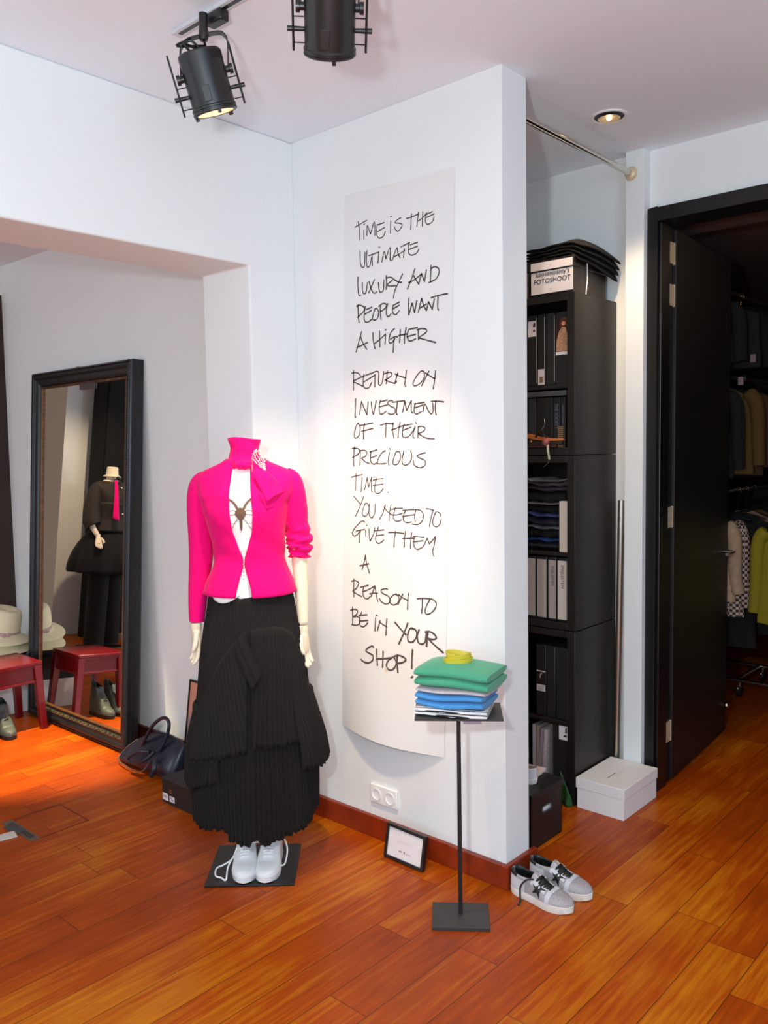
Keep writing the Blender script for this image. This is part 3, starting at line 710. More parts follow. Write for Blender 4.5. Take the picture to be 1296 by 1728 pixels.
def photo_coat(t, w_):
    a, b = 0.128, 0.262
    B(-w_ * 0.44, w_ * 0.46, -0.0014, 0.0004, a - 0.012, a).build('white_caption', M_label, t, smooth=False)
    ph = B(-w_ * 0.44, w_ * 0.46, -0.0012, 0.0004, a, b).build('photo_card', pm('dark_photo', (44, 26, 22), 0.4), t, smooth=False)
    f = lambda pts: MB().prism(pts, -0.0018, -0.0011, lambda x, z, d: (x * w_, d, z))
    f([(-.40, a + .002), (.42, a + .002), (.44, .19), (.30, .222), (.05, .226), (-.22, .205), (-.38, .17)]).build('coat', pm('fur_coat_print', (176, 128, 96), 0.5, noise=(160, 0.45)), ph, smooth=False)
    MB().lathe([(0.0085, 0), (0.0085, 0.0008)], 18, basis((w_ * 0.14, -0.0012, 0.238), (0, -1, 0))).build('face', pm('skin_print', (214, 138, 96), 0.5), ph)
    f([(-.08, .222), (.02, .225), (.02, .245), (.12, .252), (.30, .247), (.33, .225), (.40, .228), (.38, .255), (.2, .262), (-.02, .256), (-.12, .238)]).build('hair', pm('hair_print', (92, 42, 26), 0.5), ph, smooth=False)


def photo_small(t, w_):
    B(-w_ * 0.42, w_ * 0.42, -0.0012, 0.0004, 0.004, 0.066).build('white_card', M_label, t, smooth=False)
    B(-w_ * 0.26, w_ * 0.28, -0.0018, -0.0010, 0.012, 0.036).build('small_picture', pm('sepia_print', (150, 120, 96), 0.6, noise=(200, 0.5)), t, smooth=False)
    B(-w_ * 0.04, w_ * 0.04, -0.0021, -0.0016, 0.014, 0.034).build('picture_figure', M_txt, t, smooth=False)


def photo_dark(t, w_):
    B(-w_ * 0.44, w_ * 0.44, -0.0012, 0.0004, 0.1855, 0.190).build('white_line', M_label, t, smooth=False)
    B(-w_ * 0.44, w_ * 0.44, -0.0012, 0.0004, 0.132, 0.184).build('dark_picture', pm('dark_card', (30, 24, 22), 0.4), t, smooth=False)
    MB().prism([(-.14, .158), (-.02, .160), (.02, .172), (.12, .176), (.08, .182), (-.06, .178)], -0.0017, -0.0011, lambda x, z, d: (x * w_, d, z)).build('picture_figure', pm('pale_print', (200, 170, 156), 0.6), t, smooth=False)
    B(-w_ * 0.44, w_ * 0.44, -0.0012, 0.0004, 0.104, 0.131).build('caption_card', M_label, t, smooth=False)
    for k in range(3):
        B(-w_ * 0.3, w_ * 0.3, -0.0016, -0.0010, 0.110 + k * 0.006, 0.1115 + k * 0.006).build('caption_line', MATS['sepia_print'], t, smooth=False)


def lab_dots(t, w_):
    B(-w_ * 0.42, w_ * 0.46, -0.0012, 0.0004, 0.20, 0.262).build('white_card', M_label, t, smooth=False)
    MB().prism([(.1, .236), (.3, .238), (.34, .25), (.22, .256), (.1, .248)], -0.0017, -0.0011, lambda x, z, d: (x * w_, d, z)).prism([(.08, .218), (.3, .218), (.26, .228), (.14, .228)], -0.0017, -0.0011, lambda x, z, d: (x * w_, d, z)).build('dark_mark', M_txt, t, smooth=False)


zb = 1.700
binder(-1.885, -1.839, zb, 0.285, 'black binder with white card high on its spine, beside the white wall edge, top shelf', photo=lab_dots)
binder(-1.838, -1.802, zb, 0.285, 'black binder with a small sepia picture low on its spine, top shelf', photo=photo_small)
binder(-1.801, -1.757, zb, 0.285, 'plain black binder between two photo-labelled binders on the top shelf', )
binder(-1.756, -1.697, zb, 0.285, 'black binder whose spine shows a person in a brown fur coat', photo=photo_coat)
zb = 0.744
binder(-1.900, -1.848, zb, 0.262, 'binder with cream spine card leftmost at the wall edge, white-spined row', edge=False, lab=(0.012, 0.250, M_beige))
binder(-1.846, -1.796, zb, 0.262, 'binder with blank cream spine card, left of the two lettered ones', edge=False, lab=(0.010, 0.250, M_beige))
binder(-1.792, -1.752, zb, 0.262, 'binder with greyer lettered spine card, second from the right in its row', edge=False, lab=(0.010, 0.250, pm('grey_label', (168, 152, 146), 0.8)), txt='SNIJLIJSTEN')
binder(-1.750, -1.702, zb, 0.262, 'binder with bright lettered SNIJLIJSTEN spine card, rightmost in its row', lab=(0.010, 0.250, pm('cream_label', (208, 194, 182), 0.8)), txt='SNIJLIJSTEN')
zb = 0.338
binder(-1.850, -1.802, zb, 0.300, 'black binder with dark picture and pink caption on its spine, lower shelf', edge=False, photo=lambda t, w_: photo_dark(t, w_ * 0.95))
binder(-1.800, -1.758, zb, 0.300, 'plain black binder beside the dark-pictured binder, lower shelf', edge=False)
binder(-1.756, -1.698, zb, 0.300, 'black binder with one long silver edge, rightmost on the lower shelf')
# magazine file and magazines on the bottom shelf
M_mag = pm('magazine_pages', (190, 174, 172), 0.7, noise=(120, 0.2))
M_mag2 = wave_stripes('magazine_spine', (200, 188, 188), (120, 104, 108), 60, 'Z', 0.6)
for i, (x, wd, h, tl, lab, mm) in enumerate(((-1.864, 0.016, 0.262, 0.0, 'pinkish magazine against the wall edge on the bottom shelf', M_mag), (-1.846, 0.014, 0.262, 0.0, 'tan magazine standing second from the wall on the bottom shelf', pm('tan_magazine', (168, 146, 128), 0.7)),
        (-1.842, 0.016, 0.25, 0.07, 'grey magazine with barred spine leaning right on the bottom shelf', M_mag2), (-1.825, 0.015, 0.25, 0.07, 'pale magazine leaning right, next to the empty gap on the bottom shelf', M_mag))):
    o = B(-wd / 2 + 0.0006, wd / 2 - 0.0006, 0, 0.21, 0.001, h).build('magazine', mm, bevel=0.001)
    o.location = (x, 2.99, 0.029); o.rotation_euler = (0, tl, 0)
    tag(o, lab, 'magazine', 'magazines on the bottom shelf')
t = thing('magazine_file', 'black magazine file with a white picture label, bottom shelf right', 'file box', (-1.735, 2.985, 0.0285))
MB().prism([(-0.036, 0), (0.036, 0), (0.036, 0.288), (-0.036, 0.288)], 0, 0.23, lambda a, b, d: (a, d, b)).build('file_body', M_spine, t, bevel=0.002)
B(-0.006, 0.034, -0.0014, 0.0004, 0.228, 0.286).build('white_label', M_label, t, smooth=False)
MB().prism([(.022, .258), (.030, .258), (.031, .280), (.024, .280)], -0.002, -0.0013, lambda x, z, d: (x, d, z)).prism([(.014, .242), (.031, .242), (.027, .252), (.018, .249)], -0.002, -0.0013, lambda x, z, d: (x, d, z)).build('label_mark', M_txt, t, smooth=False)

# upper compartment under the binders: slate box, dark books, leather sandal with ribbons
o = B(-1.885, -1.702, 2.972, 3.2, 1.655, 1.675).build('flat_box', M_slate, bevel=0.002)
o.location = (0, 0, 0)
tag(o, 'thin slate grey box lying across the dark books, upper shelf', 'box')
books = ((-1.885, -1.848, 0.222, 'dark grey book standing at the wall edge under the slate box', 'dark_grey_book', (44, 44, 46), None), (-1.846, -1.772, 0.224, 'wide black book standing under the slate box', 'black_book', (16, 18, 18), None),
         (-1.770, -1.738, 0.222, 'black book with grey vertical lettering on its spine', 'lettered_book', (20, 22, 26), 'THE SOCIETY'), (-1.736, -1.714, 0.222, 'slim dark book with tiny grey lettering beside the side panel', 'slim_book', (22, 20, 22), 'SOCIETY PORTRAITS'))
for a, b, h, lab, nm, c, tx in books:
    t = thing('book', lab, 'book', ((a + b) / 2, 2.99, 1.4495), 0, 'dark books on the upper shelf')
    wd = b - a
    B(-wd / 2 + 0.0005, wd / 2 - 0.0005, 0, 0.2, 0, h - 0.02).build('book_cover', pm(nm, c, 0.5), t, bevel=0.002)
    if tx:
        M = T(0, -0.0006, (h - 0.02) * 0.62) @ Matrix.Rotation(PI / 2, 4, 'X') @ Matrix.Rotation(-PI / 2, 4, 'Z')
        text_part('spine_lettering', tx, wd * (0.62 if tx == 'THE SOCIETY' else 0.5), pm('grey_lettering_' + nm, (108, 116, 130), 0.6), t, M, sx=0.85)
sd = thing('leather_sandal', 'orange-brown leather sandal lying on the shelf edge before the dark books', 'sandal', (-1.80, 2.972, 1.4495))
sol = []
for i in range(15):
    s = i / 14; x = -0.075 + 0.165 * s
    hw = 0.016 * (math.sin(PI * min(max(s, .04), .96)) ** 0.4); zz = 0.030 + 0.012 * (1 - s) ** 2 - 0.004 * math.sin(PI * s)
    sol.append([Vector((x, -hw, zz)), Vector((x, hw, zz)), Vector((x, hw, zz + 0.007 + 0.010 * (1 - s))), Vector((x, -hw, zz + 0.007 + 0.010 * (1 - s)))])
MB().loft(sol).build('insole', pm('orange_leather', (196, 108, 44), 0.45), sd)
MB().box(-0.07, 0.06, -0.012, 0.012, 0.001, 0.012).box(-0.06, 0.085, -0.012, 0.012, 0.012, 0.026).build('sole', pm('dark_brown_sole', (52, 30, 20), 0.5), sd, bevel=0.002)
MB().tube(catmull([(-0.03, -0.016, 0.045), (-0.01, -0.022, 0.062), (0.008, -0.012, 0.088), (0.0, 0.0, 0.115)], 6), 0.0045, 8).tube(catmull([(0.02, -0.016, 0.040), (0.006, -0.02, 0.066), (0.0, -0.008, 0.095)], 6), 0.004, 8).build('ankle_strap', M_black, sd)
MB().ball((0.018, -0.018, 0.022), 0.015, 12, 8).build('rose_bead', pm('rose_beads', (150, 78, 78), 0.5, bump=(300, 1.0)), sd)
MB().ball((-0.052, -0.014, 0.026), 0.0075, 10, 6).build('buckle', pm('brass', (176, 128, 60), 0.3, metal=1.0), sd)
rb = MB()
pth = catmull([(0.028, -0.020, 0.012), (0.031, -0.024, -0.010), (0.034, -0.022, -0.032), (0.036, -0.022, -0.046)], 5)
rb.loft([[p + Vector((-0.0045, 0, 0)), p + Vector((0.0045, 0, 0)), p + Vector((0.0045, 0.001, 0)), p + Vector((-0.0045, 0.001, 0))] for p in pth])
rb.build('ribbon_tail', pm('cream_ribbon', (206, 194, 170), 0.6), sd)
MB().tube(catmull([(0.036, -0.022, -0.046), (0.030, -0.024, -0.062), (0.012, -0.024, -0.076)], 5), 0.0015, 6).build('cord_end', M_slate, sd)
o = B(-0.011, 0.011, 0, 0.15, 0, 0.085).build('paperback', wave_stripes('gold_patterned_spine', (58, 44, 36), (128, 104, 66), 42, 'Z', 0.5), bevel=0.001)
o.location = (-1.728, 2.974, 1.4495)
tag(o, 'small paperback with gold patterned spine beside the leather sandal', 'book')
# pile of notebooks in the middle unit
NB = (('navy', (20, 22, 36), 'navy folded jeans at the bottom of the pile', 0.036), ('bright blue', (46, 84, 150), 'bright blue folded cloth low in the pile', 0.014), ('black', (16, 16, 18), 'black folded cloth below the grey one', 0.040), ('grey', (142, 142, 150), 'light grey folded cloth in the middle of the pile', 0.014),
      ('dark navy', (22, 24, 40), 'dark navy folded cloth between grey and violet ones', 0.036), ('violet blue', (82, 90, 150), 'violet blue folded cloth in the pile', 0.018), ('black', (18, 18, 20), 'black folded cloth under the thin pink edge', 0.034), ('pink', (186, 166, 172), 'thin pale pink folded cloth in the pile', 0.008),
      ('black', (20, 17, 20), 'thick black folded cloth in the upper pile', 0.046), ('plum', (84, 66, 80), 'plum folded cloth near the top of the pile', 0.022), ('mauve', (112, 96, 104), 'mauve folded cloth second from the top', 0.018), ('ivory', (176, 170, 164), 'thin ivory cloth on top of the pile', 0.007))
z = 1.0305
for i, (nm, c, lab, th) in enumerate(NB):
    def fc(a, b, th=th, z=z, i=i):
        # closed strip: a along x, b round the section
        x = -1.895 + 0.180 * a / 16
        an = 2 * PI * b / 12
        sag = -0.010 * math.sin(PI * (a / 16)) * min(1.0, i / 4) - 0.003 * math.sin(a * 0.8 + i)
        yy = 2.995 + 0.10 - 0.115 * math.cos(an) * (1 if math.cos(an) < 0 else (0.93 + 0.07 * math.cos(i * 1.7)))
        zz = z + th / 2 + th * 0.49 * (math.sin(an))
        return Vector((x, yy, zz + max(sag, -th * 0.3 - 0.004) * (1 if i else 0)))
    mb = MB().grid(fc, 17, 12, cv=True)
    mb.f += [tuple(range(11, -1, -1)), tuple(16 * 12 + k for k in range(12))]
    o = mb.build('folded_cloth', MATS.get('cloth_%s' % nm) or pm('cloth_%s' % nm, c, 0.8))
    tag(o, lab + ' inside the middle bookcase unit', 'cloth', 'folded clothes piled in the bookcase')
    z += th
o = B(-0.018, 0.018, 0, 0.2, 0, 0.205).build('book', pm('ivory_book', (206, 192, 176), 0.6), bevel=0.002)
o.location = (-1.716, 2.975, 1.0305)
tag(o, 'ivory book standing upright beside the pile of folded cloths', 'book')

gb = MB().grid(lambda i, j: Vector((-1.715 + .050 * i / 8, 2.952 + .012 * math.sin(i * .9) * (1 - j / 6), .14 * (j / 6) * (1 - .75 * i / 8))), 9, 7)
gb = gb.build('green_glow', pm('dark_green_glow', (18, 78, 22), 0.5), solid=.004)  # added wedge, its colour stands in for a green glow
tag(gb, 'dark green wedge added for a green glow at the foot of the bookcase behind the black storage box', 'bag')
# archive box with label on top of the bookcase, black folded clothes over it
t = thing('archive_box', 'black lidded box labelled FOTOSHOOT on top of the bookcase', 'box', (-1.772, 2.972, 2.0525))
B(-0.102, 0.102, 0.002, 0.27, 0, 0.112).build('box_body', M_blackwood, t, bevel=0.002)
B(-0.106, 0.106, -0.001, 0.274, 0.098, 0.142).build('lid', M_blackwood, t, bevel=0.002)
B(-0.086, 0.101, -0.003, -0.0006, 0.102, 0.133).build('lid_label', M_label, t, smooth=False)
B(-0.086, 0.101, -0.0006, 0.003, 0.010, 0.096).build('name_label', M_label, t, smooth=False)
RX = Matrix.Rotation(PI / 2, 4, 'X')
text_part('label_lettering', "koosenipanty's", 0.0255, M_txt, t, T(0.012, -0.0012, 0.086) @ RX)
text_part('label_lettering', 'FOTOSHOOT', 0.0270, M_txt, t, T(0.010, -0.0012, 0.058) @ RX)
for zz in (0.118, 0.026):
    MB().lathe([(0.002, 0), (0.002, 0.0008)], 10, basis((0.004, -0.0028 if zz > 0.1 else -0.0008, zz), (0, -1, 0))).build('label_rivet', M_edge, t)
MB().tube([(0.1066, 0.105, 0.135), (0.1075, 0.105, 0.06), (0.1045, 0.098, 0.002)], 0.0022, 8).build('white_cord', M_lace, t)
o = B(-1.93, -1.884, 2.99, 3.2, 2.0525, 2.15).build('storage_box', pm('pale_cardboard', (186, 172, 150), 0.8), bevel=0.002)
tag(o, 'pale cardboard box half hidden by the wall, left of the labelled box', 'box')
M_cloth = pm('black_knit', (9, 9, 11), 0.95, bump=(200, 0.3), spec=0.2)
zt = 2.2095
for i, lab in enumerate(('lowest black folded garment sagging over the labelled box', 'second black folded garment from below on the labelled box', 'third black folded garment from below on the labelled box', 'topmost black folded garment on the labelled box')):
    def fg(a, b, i=i):
        u = a / 15; v = b / 15
        x = -1.895 + 0.275 * u; y = 2.980 + 0.318 * v
        zz = zt + 0.013 * i + 0.030 * math.sin(PI * min(u * 0.9, 1)) * math.sin(PI * v) * 0.5 + 0.022 * math.exp(-((u - .62) / .2) ** 2 - ((v - .45) / .35) ** 2)
        droop = max(0, u - 0.74) / 0.26
        zz -= droop ** 1.3 * (0.085 - 0.012 * i) * (0.4 + 0.6 * v); x -= droop ** 2 * 0.02 - 0.005 * i * droop
        zz -= max(0, 0.10 - v) / 0.10 * 0.003
        zz += 0.002 * math.sin(u * 19 + v * 7 + i * 2)
        return Vector((x, y, zz))
    o = MB().grid(fg, 16, 16).build('folded_garment', M_cloth, solid=0.0095, sub=1)
    tag(o, lab, 'garment', 'black clothes folded on the labelled box')

# white shoe box and black storage box on the floor
t = thing('white_box', 'flat white lidded box on the floor beside the black bookcase', 'box', (-1.547, 3.112, 0.0))
M_wbox = pm('white_cardboard', (238, 234, 232), 0.6)
B(-0.101, 0.101, -0.147, 0.147, 0, 0.108).build('box_body', M_wbox, t, bevel=0.0015)
B(-0.105, 0.105, -0.150, 0.150, 0.083, 0.125).build('lid', M_wbox, t, bevel=0.0015)
B(-0.004, -0.001, -0.085, -0.01, 0.1248, 0.1254).build('printed_line', M_slate, t, smooth=False)
B(0.012, 0.0135, -0.05, 0.03, 0.1248, 0.1253).build('printed_line', M_printgrey, t, smooth=False)
t = thing('storage_box', 'black storage box with a slot handle on the floor behind the wall end', 'box', (-1.735, 2.628, 0.0))
fb = MB()
fb.box(-0.15, 0.150, -0.110, -0.107, 0, 0.208).box(-0.15, 0.150, 0.105, 0.108, 0, 0.208).box(-0.15, -0.147, -0.11, 0.108, 0, 0.208).box(-0.15, 0.15, -0.11, 0.108, 0, 0.003)
# front wall with a real slot
fb.box(0.147, 0.150, -0.110, -0.032, 0, 0.208).box(0.147, 0.150, 0.032, 0.108, 0, 0.208).box(0.147, 0.150, -0.032, 0.032, 0, 0.118).box(0.147, 0.150, -0.032, 0.032, 0.142, 0.208)
fb.build('box_body', M_spine, t, smooth=False)
MB().tube([(0.1505, y, z) for y, z in [(-0.024, 0.118), (0.024, 0.118), (0.031, 0.122), (0.033, 0.130), (0.031, 0.138), (0.024, 0.142), (-0.024, 0.142), (-0.031, 0.138), (-0.033, 0.130), (-0.031, 0.122)]], 0.0028, 8, closed=True).build('handle_rim', M_slate, t)
B(0.136, 0.143, -0.06, 0.06, 0.09, 0.17).build('papers_inside', M_whiteplastic, t, smooth=False)
MB().prism([(-0.155, 0.205), (0.154, 0.205), (0.154, 0.186), (0.1575, 0.186), (0.1575, 0.2105), (-0.155, 0.2105)], -0.113, 0.111, lambda a, b, d: (a, d, b)).build('lid', M_spine, t, smooth=False, bevel=0.001)
o = B(-0.06, 0.07, -0.04, 0.06, 0.0, 0.012).build('booklet', pm('pink_booklet', (222, 196, 188), 0.7), bevel=0.001)
o.location = (-1.725, 2.685, 0.2112); o.rotation_euler = (0, 0, 0.12)
tag(o, 'pink booklet lying on the black storage box', 'booklet')


# ------------------------------------------------------------------ shoes (toe towards -y, sole at z = 0)
def shoe(parent, L, W_, hc, ht, m_up, m_sole, m_lin, m_lace, lace=True, sole_h=0.022, toe_h=0.046, open0=0.50, tongue=True):
    """hc collar height, ht height at the throat"""
    def half(s):                       # outline half width, s 0 toe .. 1 heel
        a = interp([(0, 0.0), (0.03, .42), (0.08, .66), (0.16, .86), (0.27, 1.0), (0.40, .97), (0.55, .82), (0.72, .74), (0.86, .72), (0.94, .60), (0.98, .40), (1, 0.0)], s)
        return max(a, 0.02) * W_ / 2
    n = 36
    ring_b = []; pts = []
    ss = [i / n for i in range(n + 1)]
    def yo(s): return -L * 0.62 + L * s
    left = [(-half(s), yo(s)) for s in ss]; right = [(half(s), yo(s)) for s in reversed(ss)]
    out = left + right
    cx = 0; cy = yo(0.45)
    def rg(k, z): return [Vector((x * k, cy + (y - cy) * (1 + (k - 1) * 0.6), z + (0.006 * max(0, (yo(0.12) - y) / (L * 0.12)) if z < 0.004 else 0))) for x, y in out]
    sole = MB().loft([rg(0.96, 0.0), rg(1.0, 0.004), rg(1.02, sole_h * 0.9), rg(0.97, sole_h)]).build('sole', m_sole, parent)
    def gap(s): return interp([(0, 0), (open0 - 0.16, 0), (open0, 0.20), (open0 + .1, 0.52), (0.72, 0.70), (0.9, 0.72), (1, 0.72)], s)
    def top(s): return interp([(0, toe_h * 0.62), (0.06, toe_h * 0.86), (0.15, toe_h), (0.28, toe_h * 1.12), (0.42, ht * 0.80), (open0 + 0.04, ht), (0.68, hc * 0.93), (0.80, hc * 0.92), (0.93, hc), (1, hc * 1.03)], s)
    no = 10

    def shell(s0, s1, t0, t1, off, name, mat, nu=10, nv=10, sides=(-1, 1), inner=False):
        mb = MB()
        for sd in sides:
            def f(i, j):
                s = s0 + (s1 - s0) * i / nu; t = t0 + (t1 - t0) * j / nv
                hw = half(s); h = top(s); g = gap(s); gx = hw * g; a = t * PI / 2
                xx = gx + (hw - gx) * math.cos(a) ** (0.62 if s < .5 else 0.5)
                zz = sole_h * 0.85 + (h - sole_h * 0.85) * math.sin(a) ** 0.9
                if s > .5: xx = min(xx, hw * (1 - 0.12 * (zz / max(h, .01)) ** 2))
                n = Vector((math.cos(a), 0, math.sin(a)))
                return Vector((sd * max(xx + n.x * off, 0 if g > 0.05 else -1), yo(s), zz + n.z * off))
            mb.grid(f, nu + 1, nv + 1)
        return mb.build(name, mat, parent, ang=70)
    upper = shell(0.0, 1.0, 0.0, 1.0, 0.0, 'upper', m_up, n, no)
    so_ = open0 - 0.10
    bed = [Vector((x * 0.88, y, sole_h + 0.004)) for x, y in out if y > yo(so_)]
    lin_ = MB(); lin_.add(bed, [tuple(range(len(bed)))])
    for sd in (-1, 1):
        def ln(i, j):
            s = min(so_ + (1 - so_) * i / 18, 0.99)
            hw = half(s); g = gap(s); t = j / 5
            gx = max(hw * g, 0.0)
            xi = max(gx + 0.0004, 0) if t == 0 else max(gx - 0.0035, 0) + (hw * 0.86 - max(gx - .0035, 0)) * max(0, t - .2) * 0.9
            return Vector((sd * xi, yo(s) - (0.004 if s > .95 else 0), top(s) + (0.0012 if t == 0 else 0.0006) - (top(s) - sole_h - 0.004) * max(0, t - .15) / .85))
        lin_.grid(ln, 19, 6)
    lin_.build('lining', m_lin, parent, ang=60)
    if tongue:
        def tg(i, j):
            s = open0 - 0.15 + (0.24) * i / 8; u = (j / 6 - 0.5)
            wv = half(s) * (0.42 + 0.3 * i / 8)
            z = top(s) - 0.0045 + 0.010 * (i / 8) ** 2 * 2.2 - 0.010 * (u * 2) ** 2 * (0.4 + i / 8)
            return Vector((u * 2 * wv, yo(s) + 0.004 * (i / 8), z))
        MB().grid(tg, 9, 7).build('tongue', m_up, parent, solid=0.004)
    if lace:
        la = MB()
        for q in range(6):
            s = open0 - 0.17 + 0.038 * q
            wv = half(s) * (0.34 + 0.055 * q)
            z = top(s) + 0.0025
            y = yo(s)
            pth = catmull([(-wv * 1.12, y + 0.002, z - 0.006), (-wv * 0.6, y, z + 0.001), (0, y - 0.001, z + 0.003), (wv * 0.6, y + 0.002, z + 0.001), (wv * 1.12, y + 0.006, z - 0.006)], 4)
            la.tube(pth, 0.0040, 6, flat=0.6)
            if q < 5:
                y2 = yo(s + 0.038); z2 = top(s + 0.038) + 0.003
                la.tube(catmull([(-wv * 0.9, y, z - 0.002), (0, (y + y2) / 2, (z + z2) / 2 + 0.002), (wv * 0.95, y2, z2 - 0.003)], 4), 0.0026, 6, flat=0.6)
        la.build('laces', m_lace, parent)
    return shell, half, top, yo


# ------------------------------------------------------------------ mannequin in the fuchsia jacket
MAN = thing('mannequin', 'headless mannequin in fuchsia jacket, black tiered skirt and white sneakers', 'mannequin', (-2.272, 1.814, 0), math.atan2(0.682, 0.731))
B(-0.151, 0.151, -0.146, 0.146, 0.0, 0.007).build('base_plate', pm('black_plate', (22, 20, 19), 0.3), MAN, bevel=0.001)
# torso table: z, centre, half width, front depth, back depth
TOR = [(0.93, .012, .150, .112, .108), (0.975, .012, .1455, .110, .106), (1.02, .012, .135, .104, .098), (1.06, .012, .122, .098, .090), (1.09, .012, .1135, .094, .085), (1.13, .011, .115, .099, .086), (1.18, .009, .123, .112, .092),
       (1.225, .006, .131, .126, .098), (1.26, .005, .138, .130, .102), (1.30, .005, .147, .120, .104), (1.335, .006, .157, .100, .100), (1.36, .006, .160, .082, .088), (1.378, .007, .154, .068, .074), (1.392, .007, .132, .058, .064), (1.404, .007, .104, .052, .057), (1.416, .006, .076, .049, .053), (1.428, .005, .056, .046, .050), (1.44, .004, .050, .044, .048)]


def tor(z):
    return [sinterp([(r[0], r[k]) for r in TOR], z) for k in (1, 2, 3, 4)]


def torpt(z, a, k=1.0, extra=0.0):
    """a measured from the front centre, + towards local +x"""
    c, hw, df, db = tor(z)
    s, q = math.sin(a), math.cos(a)
    e = 0.86
    x = math.copysign(abs(s) ** e, s) * (hw * k + extra)
    y = -math.copysign(abs(q) ** e, q) * ((df if q > 0 else db) * k + extra)
    return Vector((c + x, y, z))


def yfront(x, z, extra=0.0):
    c, hw, df, db = tor(z)
    u = min(abs(x - c) / hw, 0.999)
    s = u ** (1 / 0.86)
    q = math.sqrt(max(0, 1 - s * s)) ** 0.86
    return -(df * q + extra)


# body: torso, neck and arms as one mesh (cream), legs
body = MB()
zs = [0.93 + i * 0.0198 for i in range(26)]
body.loft([[torpt(z, 2 * PI * k / 40, 0.95 - 0.13 * max(0, min(1, (1.04 - z) / .04))) for k in range(40)] for z in zs])
body.tube([(0.004, 0.004, 1.40), (0.004, 0.006, 1.47)], [0.043, 0.041], 24)
for sx, cx0 in ((-1, -0.035), (1, 0.060)):
    body.tube(catmull([(0.012 + sx * 0.062, 0.0, 0.95), (cx0 * 0.9 + .004, 0.01, 0.5), (cx0, 0.02, 0.30), (cx0, 0.025, 0.10)], 6), [0.075 - 0.0024 * i for i in range(19)], 16)
body.tube(catmull([(-0.135, 0.005, 1.335), (-0.155, 0.012, 1.22), (-0.160, 0.022, 1.10), (-0.174, 0.018, 0.98), (-0.1785, 0.008, 0.885)], 6), [0.036 - 0.0007 * i for i in range(25)], 16)
body.tube(catmull([(0.150, 0.005, 1.335), (0.178, 0.012, 1.20), (0.180, 0.020, 1.09), (0.185, 0.016, 0.97), (0.187, 0.014, 0.862)], 6), [0.036 - 0.0007 * i for i in range(25)], 16)
body.build('body', M_skin, MAN)


def hand(parent, M, mirror=1):
    """jointed display hand hanging down -z from the wrist, thumb towards +x*mirror"""
    h = MB()
    h.tube([(0, 0, 0.012), (0, 0, 0.0), (0, 0, -0.012)], [0.019, 0.0195, 0.0175], 16)
    rings = []
    for z, wx, wy, ox in ((-0.010, .0185, .0165, 0), (-0.028, .024, .016, 0.001), (-0.050, .0285, .0145, 0.001), (-0.068, .0295, .0125, 0), (-0.078, .0275, .0105, 0)):
        rings.append([Vector((ox * mirror + wx * math.cos(2 * PI * k / 18), wy * math.sin(2 * PI * k / 18) - 0.004 * (z / -0.078), z)) for k in range(18)])
    h.loft(rings)
    for i, (fx, ln_) in enumerate(((-.0215, .048), (-.0075, .058), (.0070, .062), (.0205, .055))):
        x = fx * -mirror * -1
        h.tube(catmull([(x, -0.003, -0.070), (x * 1.08, -0.006, -0.070 - ln_ * .42), (x * 1.06, -0.013, -0.070 - ln_ * .75), (x * 1.0, -0.024, -0.070 - ln_)], 4), [.0082, .008, .0078, .0076, .0074, .0073, .0072, .007, .0068, .0066, .0064, .006, .0045], 10)
    h.tube(catmull([(0.020 * mirror, -0.006, -0.022), (0.034 * mirror, -0.014, -0.042), (0.038 * mirror, -0.021, -0.062), (0.034 * mirror, -0.028, -0.080)], 4), [.0105, .0102, .010, .0098, .0095, .0092, .009, .0088, .0085, .008, .0076, .007, .005], 10)
    h.v = [tuple(M @ Vector(p)) for p in h.v]
    return h.build('hand', M_skin, parent)


hand(MAN, T(-0.179, 0.002, 0.858) @ Matrix.Rotation(math.radians(-62), 4, 'Z') @ Matrix.Rotation(0.05, 4, 'X'), 1)
hand(MAN, T(0.187, 0.014, 0.838) @ Matrix.Rotation(math.radians(58), 4, 'Z'), -1)

# white T-shirt with the brown insect print
sh = MB()
zs = [0.945 + i * 0.0178 for i in range(27)]
sh.grid(lambda i, j: torpt(zs[i], 2 * PI * j / 48, 0.968 - 0.075 * max(0, min(1, (1.03 - zs[i]) / .05))), 27, 48, cv=True)
shirt = sh.build('t_shirt', M_shirt, MAN)


def on_shirt(pts, off=0.0012):
    return [Vector((x, yfront(x, z) * 0.968 - off - 0.0022, z)) for x, z in pts]


pr_ = MB()


def blob(poly):
    P = catmull([(x, 0, z) for x, z in poly], 5, closed=True)
    c = (sum(p.x for p in P) / len(P), sum(p.z for p in P) / len(P))
    vs = on_shirt([c] + [(p.x, p.z) for p in P])
    pr_.add(vs, [(0, 1 + k, 1 + (k + 1) % len(P)) for k in range(len(P))])


def stroke(pts, w0, w1):
    P = catmull([(x, 0, z) for x, z in pts], 6); n = len(P); L = []; R = []
    for i in range(n):
        d = (P[min(i + 1, n - 1)] - P[max(i - 1, 0)]).normalized(); wd = w0 + (w1 - w0) * i / (n - 1)
        nn = Vector((-d.z, 0, d.x)) * wd
        L.append((P[i].x + nn.x, P[i].z + nn.z)); R.append((P[i].x - nn.x, P[i].z - nn.z))
    vs = on_shirt(L + R)
    pr_.add(vs, [(i, i + 1, n + i + 1, n + i) for i in range(n - 1)])


